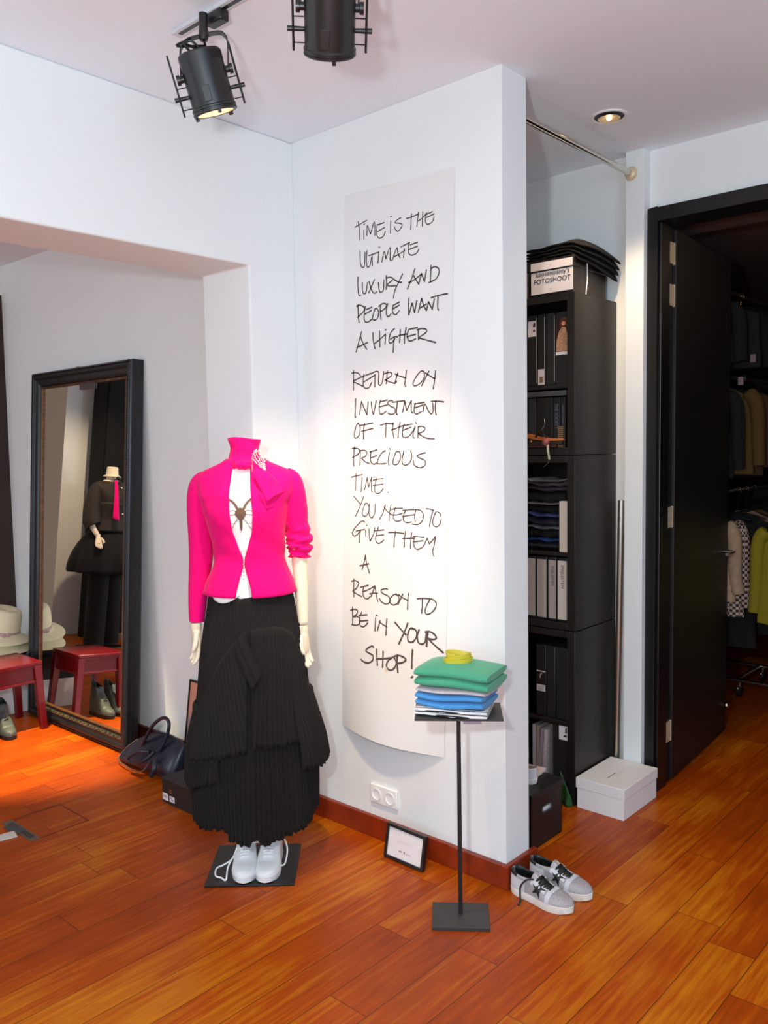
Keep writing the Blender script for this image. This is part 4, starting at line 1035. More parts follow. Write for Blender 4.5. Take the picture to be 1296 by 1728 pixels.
blob([(-.010, 1.262), (.004, 1.272), (.018, 1.262), (.022, 1.250), (.014, 1.236), (.004, 1.226), (-.007, 1.238), (-.014, 1.250)])
blob([(.001, 1.232), (.008, 1.232), (.009, 1.215), (.006, 1.196), (.002, 1.196), (0, 1.214)])
stroke([(-.002, 1.262), (-.014, 1.282), (-.026, 1.294), (-.040, 1.300)], .0045, .003)
stroke([(.012, 1.262), (.022, 1.282), (.034, 1.296), (.048, 1.302)], .0045, .003)
for sg in (-1, 1):
    stroke([(.004 + sg * .010, 1.256), (.004 + sg * .024, 1.262), (.004 + sg * .044, 1.257)], .0016, .001)
    stroke([(.004 + sg * .010, 1.250), (.004 + sg * .024, 1.248), (.004 + sg * .044, 1.246)], .0016, .001)
    for k in range(3):
        stroke([(.004 + sg * (.008 + .004 * k), 1.236 - .004 * k), (.004 + sg * (.024 + .004 * k), 1.218 - .010 * k), (.004 + sg * .042, 1.205 - .014 * k + .02 * (k == 0))], .0007, .0004)
pr_.build('insect_print', M_print, shirt, smooth=False)
pr_ = MB()
for k in range(9):
    x = -.020 + k * .0055
    stroke([(x, 1.128), (x, 1.1235)], .0013, .0013)
for k in range(4):
    stroke([(-.004 + k * .0045, 1.1195), (-.004 + k * .0045, 1.117)], .001, .001)
pr_.build('printed_lettering', M_printgrey, shirt, smooth=False)

# jacket: body panels open at the front
OPL = [(0.972, -.024), (1.02, -.012), (1.075, .0035), (1.10, .004), (1.14, -.010), (1.19, -.026), (1.25, -.033), (1.33, -.033), (1.40, -.030)]
OPR = [(0.972, .036), (1.02, .024), (1.075, .0075), (1.10, .008), (1.14, .022), (1.19, .039), (1.25, .044), (1.33, .036), (1.40, .030)]


def ang_of(x, z, extra):
    c, hw, df, db = tor(z)
    u = (x - c) / (hw + extra)
    u = max(-.98, min(.98, u))
    return math.copysign(math.asin(min(1, abs(u) ** (1 / 0.86))), u)


NZ = 40; NA = 72


def jk(i, j):
    t = i / (NZ - 1)
    z = 0.978 + (1.430 - 0.978) * t
    ex = 0.006 + (0.010 * max(0, (1.06 - z) / .09)) + (0.004 if z > 1.3 else 0)
    a0 = ang_of(interp(OPR, z), z, ex); a1 = ang_of(interp(OPL, z), z, ex) + 2 * PI
    a = a0 + (a1 - a0) * j / (NA - 1)
    p = torpt(z, a, 1.0, ex)
    if z < 1.0:      # hem: lower at the back, slightly pointed at the fronts
        p.z += 0.006 * math.cos(a) * -1 * (1 - t)
    # waist seam and darts
    dart = -0.0016 * (math.exp(-((a - .72) / .05) ** 2) + math.exp(-((a - (2 * PI - .72)) / .05) ** 2))
    seam = -0.0015 * math.exp(-((z - 1.088) / .004) ** 2)
    nrm = Vector((p.x - .01, p.y, 0)).normalized()
    p += nrm * (dart + seam + 0.0012 * math.sin(a * 5 + z * 40) * (1 if z > 1.05 else .4) + 0.0026 * math.sin(a * 4.3 + z * 62) * math.exp(-((z - 1.135) / .05) ** 2) + 0.002 * math.sin(a * 9 - z * 45) * math.exp(-((z - 1.30) / .05) ** 2) * abs(math.sin(a)))
    return p


jacket = MB().grid(jk, NZ, NA).build('jacket', M_pink, MAN, solid=0.005, ang=60)
# sleeves
def tubepts(path, rads, n=28, fn=None, m=48):
    P = catmull([p for p in path], m // (len(path) - 1))
    rt = [(i / (len(rads) - 1), r) for i, r in enumerate(rads)]
    mb = MB(); rr = [sinterp(rt, i / (len(P) - 1)) for i in range(len(P))]
    mb.tube(P, rr, n)
    if fn:
        mb.v = [fn(Vector(v), k // n / (len(P) - 1), k % n / n, P[min(k // n, len(P) - 1)]) for k, v in enumerate(mb.v)]
    return mb


def slv(v, t, a, c):
    d = (v - c)
    return c + d * (1 + 0.025 * math.sin(t * 22 + a * 6.28 * 2) * (0.3 + t * .3))


tubepts([(-0.118, 0.004, 1.368), (-0.142, 0.006, 1.335), (-0.154, 0.012, 1.24), (-0.157, 0.022, 1.115), (-0.171, 0.018, 0.98), (-0.1775, 0.008, 0.872)], [.030, .047, .0455, .0415, .034, .0262], fn=slv).build('sleeve', M_pink, jacket, solid=0.003, ang=60)


def slr(v, t, a, c):
    d = (v - c)
    k = max(0, (t - 0.42) / 0.58)
    an = a * 6.283
    f = 1 + k * (0.19 * math.sin(t * 44 + math.sin(an) * 2.4 + an) + 0.09 * math.sin(t * 80 - an * 2)) + 0.02 * math.sin(t * 20 + an * 2)
    return c + d * f + Vector((0.004 * k * math.sin(t * 38), 0.003 * k * math.sin(t * 31 + 1), 0))


tubepts([(0.128, 0.004, 1.374), (0.152, 0.006, 1.345), (0.166, 0.012, 1.27), (0.173, 0.018, 1.20), (0.180, 0.020, 1.155), (0.182, 0.020, 1.12), (0.182, 0.019, 1.086)], [.028, .046, .0445, .042, .044, .041, .0305], fn=slr, m=96, n=36).build('sleeve', M_pink, jacket, solid=0.003, ang=70)
# stand-up collar, knot and tails
def col(i, j):
    t = i / 12; a = 2 * PI * j / 40
    z = 1.388 + 0.108 * t + 0.012 * max(0, math.cos(a)) * (1 - t)
    r = interp([(0, .074), (.15, .064), (.35, .0535), (.6, .049), (.8, .0505), (1, .0545)], t)
    x = 0.004 + r * math.sin(a) * (1.0) ; y = 0.004 - r * 0.92 * math.cos(a)
    z += 0.004 * math.sin(a) * -t + (0.004 * math.cos(a) * t) + 0.0015 * math.sin(a * 3 + t * 9)
    r2 = 0.002 * math.sin(t * 11 + a * 2)
    return Vector((x + r2 * math.sin(a), y - r2 * math.cos(a), z))


MB().grid(col, 13, 40, cv=True).build('collar', M_pink, jacket, solid=0.003, ang=70)
kn = MB()
kn.ball((0.010, -0.066, 1.410), 0.030, 20, 12, (1.05, 0.62, 0.56))
kn.v = [(x + 0.002 * math.sin(z * 400 + y * 90), y, z + 0.0016 * math.sin(x * 260)) for x, y, z in kn.v]
kn.build('knot', M_pink, jacket)
def ribbon(q, depth=0.0):
    """soft quad of cloth: four corners, bowed"""
    a, b, c, d = [Vector(p) for p in q]
    def f(i, j):
        u, v = i / 14, j / 14
        p = (a * (1 - u) + b * u) * (1 - v) + (d * (1 - u) + c * u) * v
        p = p + Vector((0, -0.010 * math.sin(PI * u) - 0.004 * math.sin(v * 5), 0.0015 * math.sin(u * 8 + v * 5)))
        return p
    return MB().grid(f, 15, 15)


def fy(x, z, o): return (x, yfront(x, min(z, 1.37), o), z)


ribbon([fy(.062, 1.318, .012), fy(.140, 1.322, .010), fy(.145, 1.277, .012), fy(.088, 1.266, .014)]).build('scarf_tail', M_pink, jacket, solid=0.004, ang=70)
ribbon([fy(.040, 1.388, .026), fy(.086, 1.392, .018), fy(.152, 1.326, .024), fy(.094, 1.293, .034)]).build('scarf_tail', M_pink, jacket, solid=0.005, ang=70)
# hook closure at the waist
zp = MB()
for k in range(6):
    z = 1.082 - k * 0.012
    zp.ball((0.0055, yfront(0.005, z, 0.010), z), 0.0035 if k == 0 else 0.0022, 8, 6)
zp.build('hook_fastening', M_silver, jacket)
# rhinestone brooch
random.seed(4)
br = MB()
def brpt(t, s):
    w_ = interp([(0, .004), (.12, .016), (.3, .0185), (.55, .013), (.8, .007), (1, .001)], t)
    c = Vector((0.048, 0, 1.456)) + Vector((0.036, 0, -0.064)) * t
    n = Vector((0.064, 0, 0.036)).normalized()
    return c + n * w_ * s
for i in range(15):
    t = i / 14
    for s in (-1, -.55, -.1, .35, .8, 1):
        p = brpt(t, s + random.uniform(-.08, .08))
        ya = -0.052 if p.z > 1.418 else yfront(p.x, min(p.z, 1.37), .018)
        ya = min(ya, -0.052 - (1.456 - p.z) * 0.5)
        br.ball((p.x, ya - 0.003, p.z), random.uniform(.0016, .0030), 7, 5)
br.build('brooch', pm('rhinestones', (226, 220, 206), 0.2, metal=0.35, noise=(500, 0.6)), jacket)
MB().tube(catmull([(0.036, -0.064, 1.436), (0.037, -0.072, 1.415), (0.038, -0.078, 1.392)], 5), 0.0009, 6).tube(catmull([(0.041, -0.066, 1.434), (0.041, -0.076, 1.408), (0.040, -0.082, 1.384)], 5), 0.0009, 6).build('brooch_chain', M_silver, jacket)

# ------------------------------------------------------------------ pleated skirt and its ruffles
SK = [(0.08, .208), (0.17, .214), (0.30, .219), (0.45, .217), (0.55, .203), (0.65, .190), (0.75, .180), (0.86, .163), (0.90, .154), (0.955, .146), (0.985, .1395), (1.02, .134)]


def skp(a, z, off, pl, fr=13.5, sh_=0.0):
    hw = sinterp(SK, z) + off
    dp = hw * (0.80 if math.cos(a) > 0 else 0.78)
    ph = (a * fr + sh_ * z)
    tri = abs((ph % 1.0) * 2 - 1) - 0.5
    hw += tri * pl; dp += tri * pl
    fold = 0.010 * max(0, (0.8 - z)) * math.sin(a * 7 + 1.1) + 0.012 * max(0, .7 - z) * math.sin(a * 3 + .4)
    return Vector((0.012 + (hw + fold) * math.sin(a), 0.004 - (dp + fold) * math.cos(a), z))


def layer(a0, a1, seam, hem, o0, o1, name, parent, pl=0.0050, sh_=0.0, na=None, nz=26, fl=0.0):
    na = na or int((a1 - a0) * 130)
    def f(i, j):
        a = a0 + (a1 - a0) * i / (na - 1); t = j / (nz - 1)
        zs_, zh = interp(seam, a), interp(hem, a)
        z = zs_ + (zh - zs_) * t
        z += 0.0045 * math.sin(a * 38 + 2 * math.sin(a * 9)) * max(0, t - .9) * 10
        o = o0 + (o1 - o0) * (t ** 0.7) + (0.005 * math.exp(-((t - .05) / .05) ** 2) if parent is not MAN else 0)
        return skp(a, z, o, pl * (.45 + t * 1.3), sh_=sh_)
    return MB().grid(f, na, nz).build(name, M_skirt, parent, solid=0.0015, ang=80)


hem0 = [(-PI, .18), (-1.6, .175), (-1.0, .180), (-.62, .192), (-.42, .190), (-.36, .158), (-.1, .150), (.0, .152), (.08, .178), (.10, .178), (.16, .152), (.42, .156), (.60, .168), (.9, .178), (1.5, .205), (2.2, .19), (PI, .18)]
skirt = layer(-PI, PI, [(-PI, 1.004), (-.6, .995), (-.15, .968), (.1, .972), (.5, 1.0), (PI, 1.008)], hem0, 0.0, 0.0, 'skirt', MAN, na=820, nz=44)
layer(0.75, 2.5, [(.75, .74), (1.15, .69), (1.35, .66), (2.5, .60)], [(.75, .40), (1.2, .384), (1.5, .384), (2.5, .40)], .004, .040, 'ruffle', skirt, sh_=6)
layer(-2.4, -.45, [(-2.4, .58), (-1.4, .60), (-1.05, .60), (-.75, .655), (-.45, .69)], [(-2.4, .36), (-1.4, .318), (-1.05, .312), (-.8, .342), (-.45, .366)], .004, .022, 'ruffle', skirt, sh_=-6)
layer(0.085, 1.30, [(.085, .868), (.25, .874), (.55, .874), (.80, .866), (1.0, .842), (1.16, .78), (1.30, .70)], [(.06, .488), (.5, .482), (1.0, .492), (1.3, .505)], .005, .022, 'ruffle', skirt, sh_=-5)
layer(-1.02, 0.0, [(-1.02, .60), (-.80, .66), (-.55, .75), (-.30, .815), (-.12, .852), (.02, .868), (.10, .868)], [(-1.02, .425), (-.8, .432), (-.55, .446), (-.22, .462), (.10, .488)], .006, .028, 'ruffle', skirt, sh_=14)
tail = MB().grid(lambda i, j: skp(-1.1 + 1.0 * i / 20, 1.0 - (.044 * math.sin(PI * i / 20) ** .6) * j / 4 - .004, .0035, 0.0), 21, 5).build('shirt_tail', M_shirt, shirt, solid=.001)
# diagonal flap at the front centre
def flap(i, j):
    u = i / 20; v = j / 10
    a = -0.13 + 0.30 * u + (v - .5) * 0.16
    z = 0.845 - 0.145 * u + (v - .5) * 0.05
    return skp(a, z, 0.026 + 0.007 * math.sin(PI * v) + .003 * math.sin(v * 14), 0.001)


MB().grid(flap, 21, 11).build('ruffle', M_skirt, skirt, solid=0.0015, ang=70)

# white sneakers on the feet
for nm_x, rz in ((-0.0285, 0.07), (0.0585, -0.05)):
    e = bpy.data.objects.new('sneaker', None); COL.objects.link(e); e.parent = MAN
    e.location = (nm_x, 0.0, 0.0068); e.rotation_euler = (0, 0, rz)
    shoe(e, 0.232, 0.089, 0.095, 0.088, M_whiteleather, M_whiteleather, M_shirt, M_lace, sole_h=0.026, toe_h=0.045)[0](0.33, 0.62, 0.42, 0.97, .0016, 'eyelet_stay', M_whiteleather)
    if nm_x < 0:
        MB().tube(catmull([(-0.030, -0.03, 0.075), (-0.045, -0.045, 0.045), (-0.072, -0.050, 0.028), (-0.098, -0.060, 0.020), (-0.098, -0.090, 0.010), (-0.078, -0.100, 0.006), (-0.062, -0.112, 0.004), (-0.058, -0.08, 0.03), (-0.045, -0.055, 0.05)], 6), 0.0028, 7).build('loose_lace', M_lace, e)
        MB().tube(catmull([(0.025, -0.02, 0.085), (0.050, -0.02, 0.085), (0.062, -0.03, 0.060), (0.052, -0.05, 0.035), (0.036, -0.05, 0.04)], 6), 0.0028, 7).build('loose_lace', M_lace, e)
    else:
        MB().tube(catmull([(0.022, -0.015, 0.09), (0.046, -0.005, 0.092), (0.060, -0.020, 0.06), (0.056, -0.055, 0.028), (0.044, -0.075, 0.03)], 6), 0.0028, 7).build('loose_lace', M_lace, e)


# ------------------------------------------------------------------ steel display stand with folded knitwear
ST = thing('display_stand', 'slim black steel display stand with square foot, before the quote wall', 'stand', (-1.526, 2.019, 0), math.radians(38))
B(-0.0875, 0.0875, -0.080, 0.062, 0, 0.012).build('foot_plate', M_grey, ST, bevel=0.001)
B(-0.0065, 0.0065, -0.0065, 0.0065, 0.012, 0.645).build('pole', M_blackmetal, ST, bevel=0.001)
B(-0.132, 0.132, -0.072, 0.098, 0.644, 0.650).build('tray', M_grey, ST, bevel=0.0008)
random.seed(2)


def knit(name, label, cat, mat, z, layers, w_, d_, rot, dx, dy, seed, edge=None, droop=0.0, group='folded knitwear on the display stand', crown=0.0):
    """a folded garment: stacked rounded folds joined at the left; local x along the stand front"""
    t = thing(name, label, cat, (-1.526, 2.019, z), math.radians(38) + rot, group)
    zz = 0.0
    for li, th in enumerate(layers):
        def f(i, j, th=th, zz=zz, li=li):
            # j round the section (front fold .. back), i along x
            nx, ns = 23, 24
            u = i / nx; x = -w_ / 2 + w_ * u
            edge_r = min(u, 1 - u) * nx / 2.2
            k = min(1, math.sqrt(max(edge_r, 0.0)))
            a = 2 * PI * j / ns
            ca, sa = math.cos(a), math.sin(a)
            e = 0.42
            yy = math.copysign(abs(ca) ** 0.5, ca) * d_ / 2 + 0.004 * math.sin(u * 7 + seed + li)
            zc = math.copysign(abs(sa) ** 0.75, sa) * th / 2 * (0.74 + 0.26 * k)
            v = (yy / d_) + .5
            wob = 0.0035 * math.sin(u * 5.5 + seed + li * .4) * math.sin(v * 3 + seed) + 0.0022 * math.sin(u * 3.1 + seed * 2)
            cr = crown * math.sin(PI * u) * math.sin(PI * v) if sa > 0 else 0
            bk = droop * (v - .3) * (0.5 + u * .8)
            return Vector((dx + x * (1 + 0.006 * math.sin(a)), dy + yy, zz + th / 2 + zc + wob * (0.3 + .7 * (z > .66)) + cr + bk))
        mb = MB().grid(f, 24, 24, cv=True)
        mb.f += [tuple(range(23, -1, -1)), tuple(23 * 24 + k for k in range(24))]
        mb.build('folded_layer', mat if li != 9 else mat, t, ang=70)
        zz += th * 0.93
    return t


M_green = pm('green_wool', (72, 160, 124), 0.95, bump=(500, 0.35), sheen=0.2)
M_blue = pm('blue_wool', (72, 146, 206), 0.95, bump=(500, 0.35), sheen=0.2)
M_lilac = pm('lilac_grey_wool', (198, 186, 190), 0.95, bump=(500, 0.3), sheen=0.2)
M_stripe = wave_stripes('breton_stripes', (236, 234, 232), (26, 24, 30), 22, 'Y', 0.9, 0.22)
ZT = 0.6505
knit('striped_top', 'white top with black stripes, folded at the bottom of the pile', 'top', M_stripe, ZT, [.0125, .0125], .218, .160, -0.20, -0.012, 0.010, 1.0)
knit('folded_sweater', 'sky blue sweater folded above the striped top', 'sweater', M_blue, ZT + .0240, [.0235, .0225], .212, .165, -0.36, -0.010, 0.016, 2.1)
knit('folded_sweater', 'thin lilac grey sweater folded between the blue and green ones', 'sweater', M_lilac, ZT + .0675, [.0155], .222, .170, -0.38, -0.003, 0.018, 2.6)
knit('folded_sweater', 'thick green sweater folded on top under the yellow belt', 'sweater', M_green, ZT + .0830, [.0315, .0300], .234, .180, -0.40, 0.003, 0.018, 3.2, crown=0.010)
bl = thing('rolled_belt', 'coiled yellow belt lying on top of the green sweater', 'belt', (-1.5330, 2.030, ZT + 0.1455), 0.9)
M_yel = pm('yellow_leather', (214, 196, 58), 0.5, bump=(80, 0.1))


def coil(r0, r1, h, tilt, ph, turns, zoff, squash=0.62):
    n = int(48 * turns); ring = []
    for i in range(n + 1):
        a = ph + 2 * PI * turns * i / n; r = r0 + (r1 - r0) * i / n
        c = Vector((r * math.cos(a), r * squash * math.sin(a), zoff + tilt * math.cos(a + .6)))
        o = Vector((math.cos(a), math.sin(a) * squash, 0)).normalized() * 0.0012
        up = Vector((0.25 * math.cos(a), 0.25 * math.sin(a), 1)).normalized() * h / 2
        ring.append([c - up - o, c - up + o, c + up + o, c + up - o])
    return MB().loft(ring)


coil(.045, .041, .017, .003, 0, 1.0, .009).build('belt_coil', M_yel, bl, ang=60)
coil(.043, .034, .018, .008, 1.9, 1.0, .019).build('belt_coil', M_yel, bl, ang=60)
coil(.040, .037, .016, -.008, 3.6, 1.0, .026, .55).build('belt_coil', M_yel, bl, ang=60)
o = B(-0.028, 0.028, -0.002, 0.002, 0, 0.034).build('price_card', pm('pale_lilac_card', (206, 196, 206), 0.7))
o.location = (-1.498, 2.052, 0.6085); o.rotation_euler = (0, 0, math.radians(38))
tag(o, 'small pale card hanging under the display stand tray', 'card')

# ------------------------------------------------------------------ small framed card leaning on the baseboard
fr = thing('framed_card', 'small black framed white card leaning on the baseboard by the socket', 'framed card', (-1.878, 2.160, 0.002), 0.0)
fr.rotation_euler = (math.radians(-11), 0, -0.02)
FW, FH = 0.090, 0.119
f_ = MB()
f_.box(-FW, FW, -0.010, 0.006, 0, 0.010).box(-FW, FW, -0.010, 0.006, FH - 0.010, FH).box(-FW, -FW + 0.010, -0.010, 0.006, 0.010, FH - 0.010).box(FW - 0.010, FW, -0.010, 0.006, 0.010, FH - 0.010)
f_.build('frame', M_black, fr, smooth=False, bevel=0.0008)
cd_ = B(-FW + 0.009, FW - 0.009, -0.004, 0.004, 0.009, FH - 0.009).build('card', pm('card_white', (232, 226, 228), 0.35, coat=0.6), fr, smooth=False)
for k, (s_, zz, sz) in enumerate((('', .075, .006),)):
    pass
ln_ = MB()
for k in range(16): ln_.box(-0.030 + k * .0036, -0.0275 + k * .0036, -0.0046, -0.004, 0.0705, 0.0715)
for k in range(20): ln_.box(-0.038 + k * .0036, -0.0355 + k * .0036, -0.0046, -0.004, 0.0635, 0.0645)
ln_.build('printed_lines', M_printgrey, cd_, smooth=False)
MB().box(-0.026, -0.010, -0.0046, -0.004, 0.034, 0.0385).box(-0.004, 0.002, -0.0046, -0.004, 0.032, 0.041).box(0.006, 0.030, -0.0046, -0.004, 0.034, 0.0355).build('printed_mark', pm('print_mark_grey', (150, 144, 146), 0.7), cd_, smooth=False)

# ------------------------------------------------------------------ glitter sneakers beside the wall end
M_glit = pm('silver_glitter', (176, 170, 172), 0.5, noise=(420, 0.28), bump=(500, 0.8), metal=0.15)
M_suede = pm('pale_grey_suede', (206, 204, 208), 0.85)
M_sole = pm('off_white_rubber', (226, 222, 212), 0.6)
M_blk = pm('black_leather', (22, 24, 24), 0.45)
for nm, x, y, rz, lab in (('near', -1.409, 2.262, 1.535, 'silver glitter sneaker with a dark star and loose black lace, nearer one of the pair'), ('far', -1.402, 2.366, 1.575, 'silver glitter sneaker partly hidden behind its twin, farther one of the pair')):
    e = thing('glitter_sneaker', lab, 'sneaker', (x, y, 0), rz, 'pair of silver glitter sneakers')
    L_, W_ = 0.226, 0.088
    shell, half, top, yo = shoe(e, L_, W_, 0.076, 0.074, M_glit, M_sole, M_blk, M_blk, sole_h=0.026, toe_h=0.046, open0=0.50)
    # pale toe band, eyelet stays, heel tab
    shell(0.27, 0.34, 0.0, 1.0, .0012, 'toe_band', M_suede)
    shell(0.36, 0.60, 0.50, 0.98, .0014, 'eyelet_stay', M_suede)
    shell(0.84, 0.985, 0.62, 1.0, .0016, 'heel_tab', M_blk)
    shell(0.70, 0.97, 0.05, 0.55, .0011, 'heel_counter', M_suede)
    # five-pointed star on the outer side (local -x faces the camera side after turning)
    st_ = MB(); pts = []
    for k in range(10):
        r = (0.026 if k % 2 == 0 else 0.0105); a = PI / 2 + k * PI / 5 + 0.25
        pts.append((r * math.cos(a), r * math.sin(a)))
    cs, ct = 0.47, 0.40
    def onside(dy_, dz_, sgn, off=.0024):
        s = cs + dy_ / L_; hw = half(s); h = top(s)
        z = 0.052 + dz_ * 0.9
        sa = min(max((z - 0.0221) / (h - 0.0221), 0), 1) ** (1 / 0.9); a = math.asin(sa)
        g = interp([(0, 0), (0.34, 0), (0.50, 0.20), (0.60, 0.52), (0.72, 0.70), (1, 0.72)], s)
        gx = hw * g; xx = gx + (hw - gx) * math.cos(a) ** 0.6
        return Vector((sgn * (xx + off * math.cos(a)), yo(s), z + off * math.sin(a)))
    for sgn in (-1, 1):
        vs = [onside(0, 0, sgn, .003)] + [onside(p, q, sgn) for p, q in pts]
        st_.add(vs, [(0, 1 + k, 1 + (k + 1) % 10) for k in range(10)])
    st_.build('star', M_blk, e, smooth=False)
    if nm == 'near':
        MB().tube(catmull([(-0.028, -0.015, 0.078), (-0.040, 0.005, 0.074), (-0.050, 0.020, 0.052), (-0.051, 0.022, 0.025), (-0.056, 0.018, 0.004), (-0.075, 0.012, 0.003)], 6), 0.003, 7).build('loose_lace', M_blk, e)
    s0 = 0.44
    tl = MB().box(-0.011, 0.011, -0.001, 0.001, -0.004, 0.009)
    tl.v = [tuple(Matrix.Translation((0, yo(0.555), top(0.54) + 0.006)) @ Matrix.Rotation(-1.0, 4, 'X') @ Vector(p)) for p in tl.v]
    tl.build('tongue_label', M_label, e, smooth=False)

o_ = thing('white_shoe', 'pale shoe heel on the black storage box, cut by the wall edge', 'shoe', (-1.706, 2.615, 0.2113), -1.50)
shoe(o_, 0.22, 0.08, 0.06, 0.06, M_suede, M_sole, M_beige, M_lace, lace=False)

# ------------------------------------------------------------------ navy bag, shoe box, silver chain, pink picture
bg = thing('leather_bag', 'slouchy navy leather bag with two handles on the floor by the mirror', 'bag', (-3.325, 2.115, 0))
SEC = [(-0.285, .030, .030, .012), (-0.265, .075, .060, .004), (-0.22, .102, .092, 0), (-0.15, .108, .132, 0), (-0.07, .108, .166, 0), (0.01, .106, .180, 0), (0.09, .104, .184, 0), (0.16, .100, .180, 0), (0.205, .090, .165, .0), (0.222, .06, .140, .01)]
rings = []
for x, hy, h, lift in SEC:
    ring = []
    for k in range(28):
        a = 2 * PI * k / 28; c, s = math.cos(a), math.sin(a)
        zz = lift + (h - lift) * (0.5 + 0.5 * math.copysign(abs(s) ** .8, s))
        tp_ = (zz / h)
        yy = math.copysign(abs(c) ** .6, c) * hy * (1 - 0.80 * max(0, tp_) ** 1.3)
        yy += 0.006 * math.sin(x * 40 + a * 3) * tp_
        ring.append(Vector((x + 0.03 * tp_ * (1 if x < 0 else -.2), yy, zz + 0.003 * math.sin(x * 55 + a) * tp_)))
    rings.append(ring)
MB().loft(rings).build('bag_body', M_navy, bg, sub=1, ang=80)
pip = [Vector((-0.19, -0.075, 0.040)), Vector((-0.197, -0.088, 0.018)), Vector((-0.15, -0.101, 0.012)), Vector((-0.08, -0.104, 0.010)), Vector((-0.01, -0.103, 0.012))]
MB().tube(catmull([(-0.150, -0.018, 0.112), (-0.188, -0.044, 0.078), (-0.218, -0.070, 0.036), (-0.200, -0.094, 0.024), (-0.13, -0.1055, 0.020), (-0.04, -0.109, 0.014), (0.03, -0.105, 0.030), (0.06, -0.090, 0.075)], 6), 0.0028, 8).build('piping', M_navyedge, bg)
MB().tube(catmull([(-0.075, -0.052, 0.085), (-0.035, -0.046, 0.150), (0.012, -0.036, 0.215), (0.070, -0.030, 0.258), (0.112, -0.028, 0.268), (0.135, -0.030, 0.245), (0.128, -0.040, 0.190), (0.095, -0.060, 0.120)], 7), 0.0080, 12).build('handle', M_navy, bg)
MB().tube(catmull([(0.06, -0.085, 0.118), (0.0, -0.105, 0.112), (-0.055, -0.120, 0.080), (-0.058, -0.125, 0.060), (0.01, -0.125, 0.066), (0.07, -0.118, 0.092), (0.105, -0.09, 0.130)], 7), 0.0080, 12).build('handle', M_navy, bg)
MB().tube(catmull([(0.10, -0.088, 0.10), (0.12, -0.105, 0.06), (0.10, -0.112, 0.02)], 6), 0.010, 8, flat=0.4).build('strap_tab', M_navy, bg)

sb = thing('shoe_box', 'black shoe box with two white end stickers, behind the mannequin skirt', 'box', (-2.85, 1.999, 0))
M_bbox = pm('black_cardboard', (26, 25, 24), 0.5)
B(-0.150, 0.150, -0.082, 0.082, 0, 0.096).build('box_body', M_bbox, sb, bevel=0.001)
B(-0.153, 0.153, -0.085, 0.085, 0.094, 0.104).build('lid', M_bbox, sb, bevel=0.001)
MB().lathe([(0.0095, 0), (0.0095, .0015), (.0055, .0015), (.0055, 0)], 24, basis((-0.088, -0.0822, 0.058), (0, -1, 0)), capb=False, capt=False).build('grommet', M_chrome, sb)
B(-0.147, -0.108, -0.0828, -0.0815, 0.012, 0.041).build('sticker', M_label, sb, smooth=False)
bc = MB()
for k in range(9): bc.box(-0.143 + k * .0034, -0.1415 + k * .0034 - (k % 3) * .0004, -0.0832, -0.0826, 0.022, 0.034)
bc.build('barcode', pm('barcode_grey', (120, 114, 114), 0.7), sb, smooth=False)
B(-0.098, -0.062, -0.0828, -0.0815, 0.014, 0.038).build('sticker', M_label, sb, smooth=False)
MB().prism([(-.091, .033), (-.088, .033), (-.082, .024), (-.070, .020), (-.070, .0235), (-.080, .028), (-.0865, .0355)], -0.0833, -0.0826, lambda x, z, d: (x, d, z)).build('heel_picture', M_txt, sb, smooth=False)

ch = thing('silver_chain', 'chunky silver braided chain hanging beside the skirt over the shoe box', 'chain', (-2.86, 1.985, 0.105))
random.seed(9)
path = catmull([(0.060, 0.03, 0.006), (0.03, 0.00, 0.010), (-0.002, -0.012, 0.040), (-0.010, -0.012, 0.085), (0.004, -0.008, 0.130), (0.030, 0.0, 0.185), (0.05, 0.01, 0.20)], 4)
lk_ = MB()
for i, p in enumerate(path):
    M = T(*p) @ Matrix.Rotation(i * 1.1, 4, 'Z') @ Matrix.Rotation(PI / 2 * (i % 2) + 0.5, 4, 'X')
    pts = [M @ Vector((0.0125 * math.cos(a), 0.0085 * math.sin(a), 0)) for a in [2 * PI * k / 14 for k in range(14)]]
    lk_.tube(pts, 0.0040, 8, closed=True)
    M = T(*(p + Vector((0.008, 0.004, 0.004)))) @ Matrix.Rotation(i * 1.9, 4, 'Y') @ Matrix.Rotation(1.0, 4, 'X')
    pts = [M @ Vector((0.010 * math.cos(a), 0.008 * math.sin(a), 0)) for a in [2 * PI * k / 12 for k in range(12)]]
    lk_.tube(pts, 0.0034, 8, closed=True)
lk_.build('chain_links', M_silver, ch)

pp_ = thing('framed_picture', 'black framed pink and mauve picture leaning on the wall behind the skirt', 'picture', (-3.125, 2.205, 0.002))
pp_.rotation_euler = (math.radians(-8), 0, 0)
MB().box(-0.152, 0.152, 0, 0.012, 0, 0.008).box(-0.152, 0.152, 0, 0.012, 0.392, 0.400).box(-0.152, -0.144, 0, 0.012, 0.008, 0.392).box(0.144, 0.152, 0, 0.012, 0.008, 0.392).build('frame', M_black, pp_, smooth=False)
mg = pm('pink_print', (206, 142, 120), 0.4, noise=(9, 0.06))
B(-0.145, 0.145, 0.004, 0.010, 0.235, 0.393).build('upper_print', mg, pp_, smooth=False)
B(-0.145, 0.145, 0.004, 0.010, 0.007, 0.235).build('lower_print', pm('mauve_print', (160, 134, 136), 0.4, noise=(20, 0.08)), pp_, smooth=False)

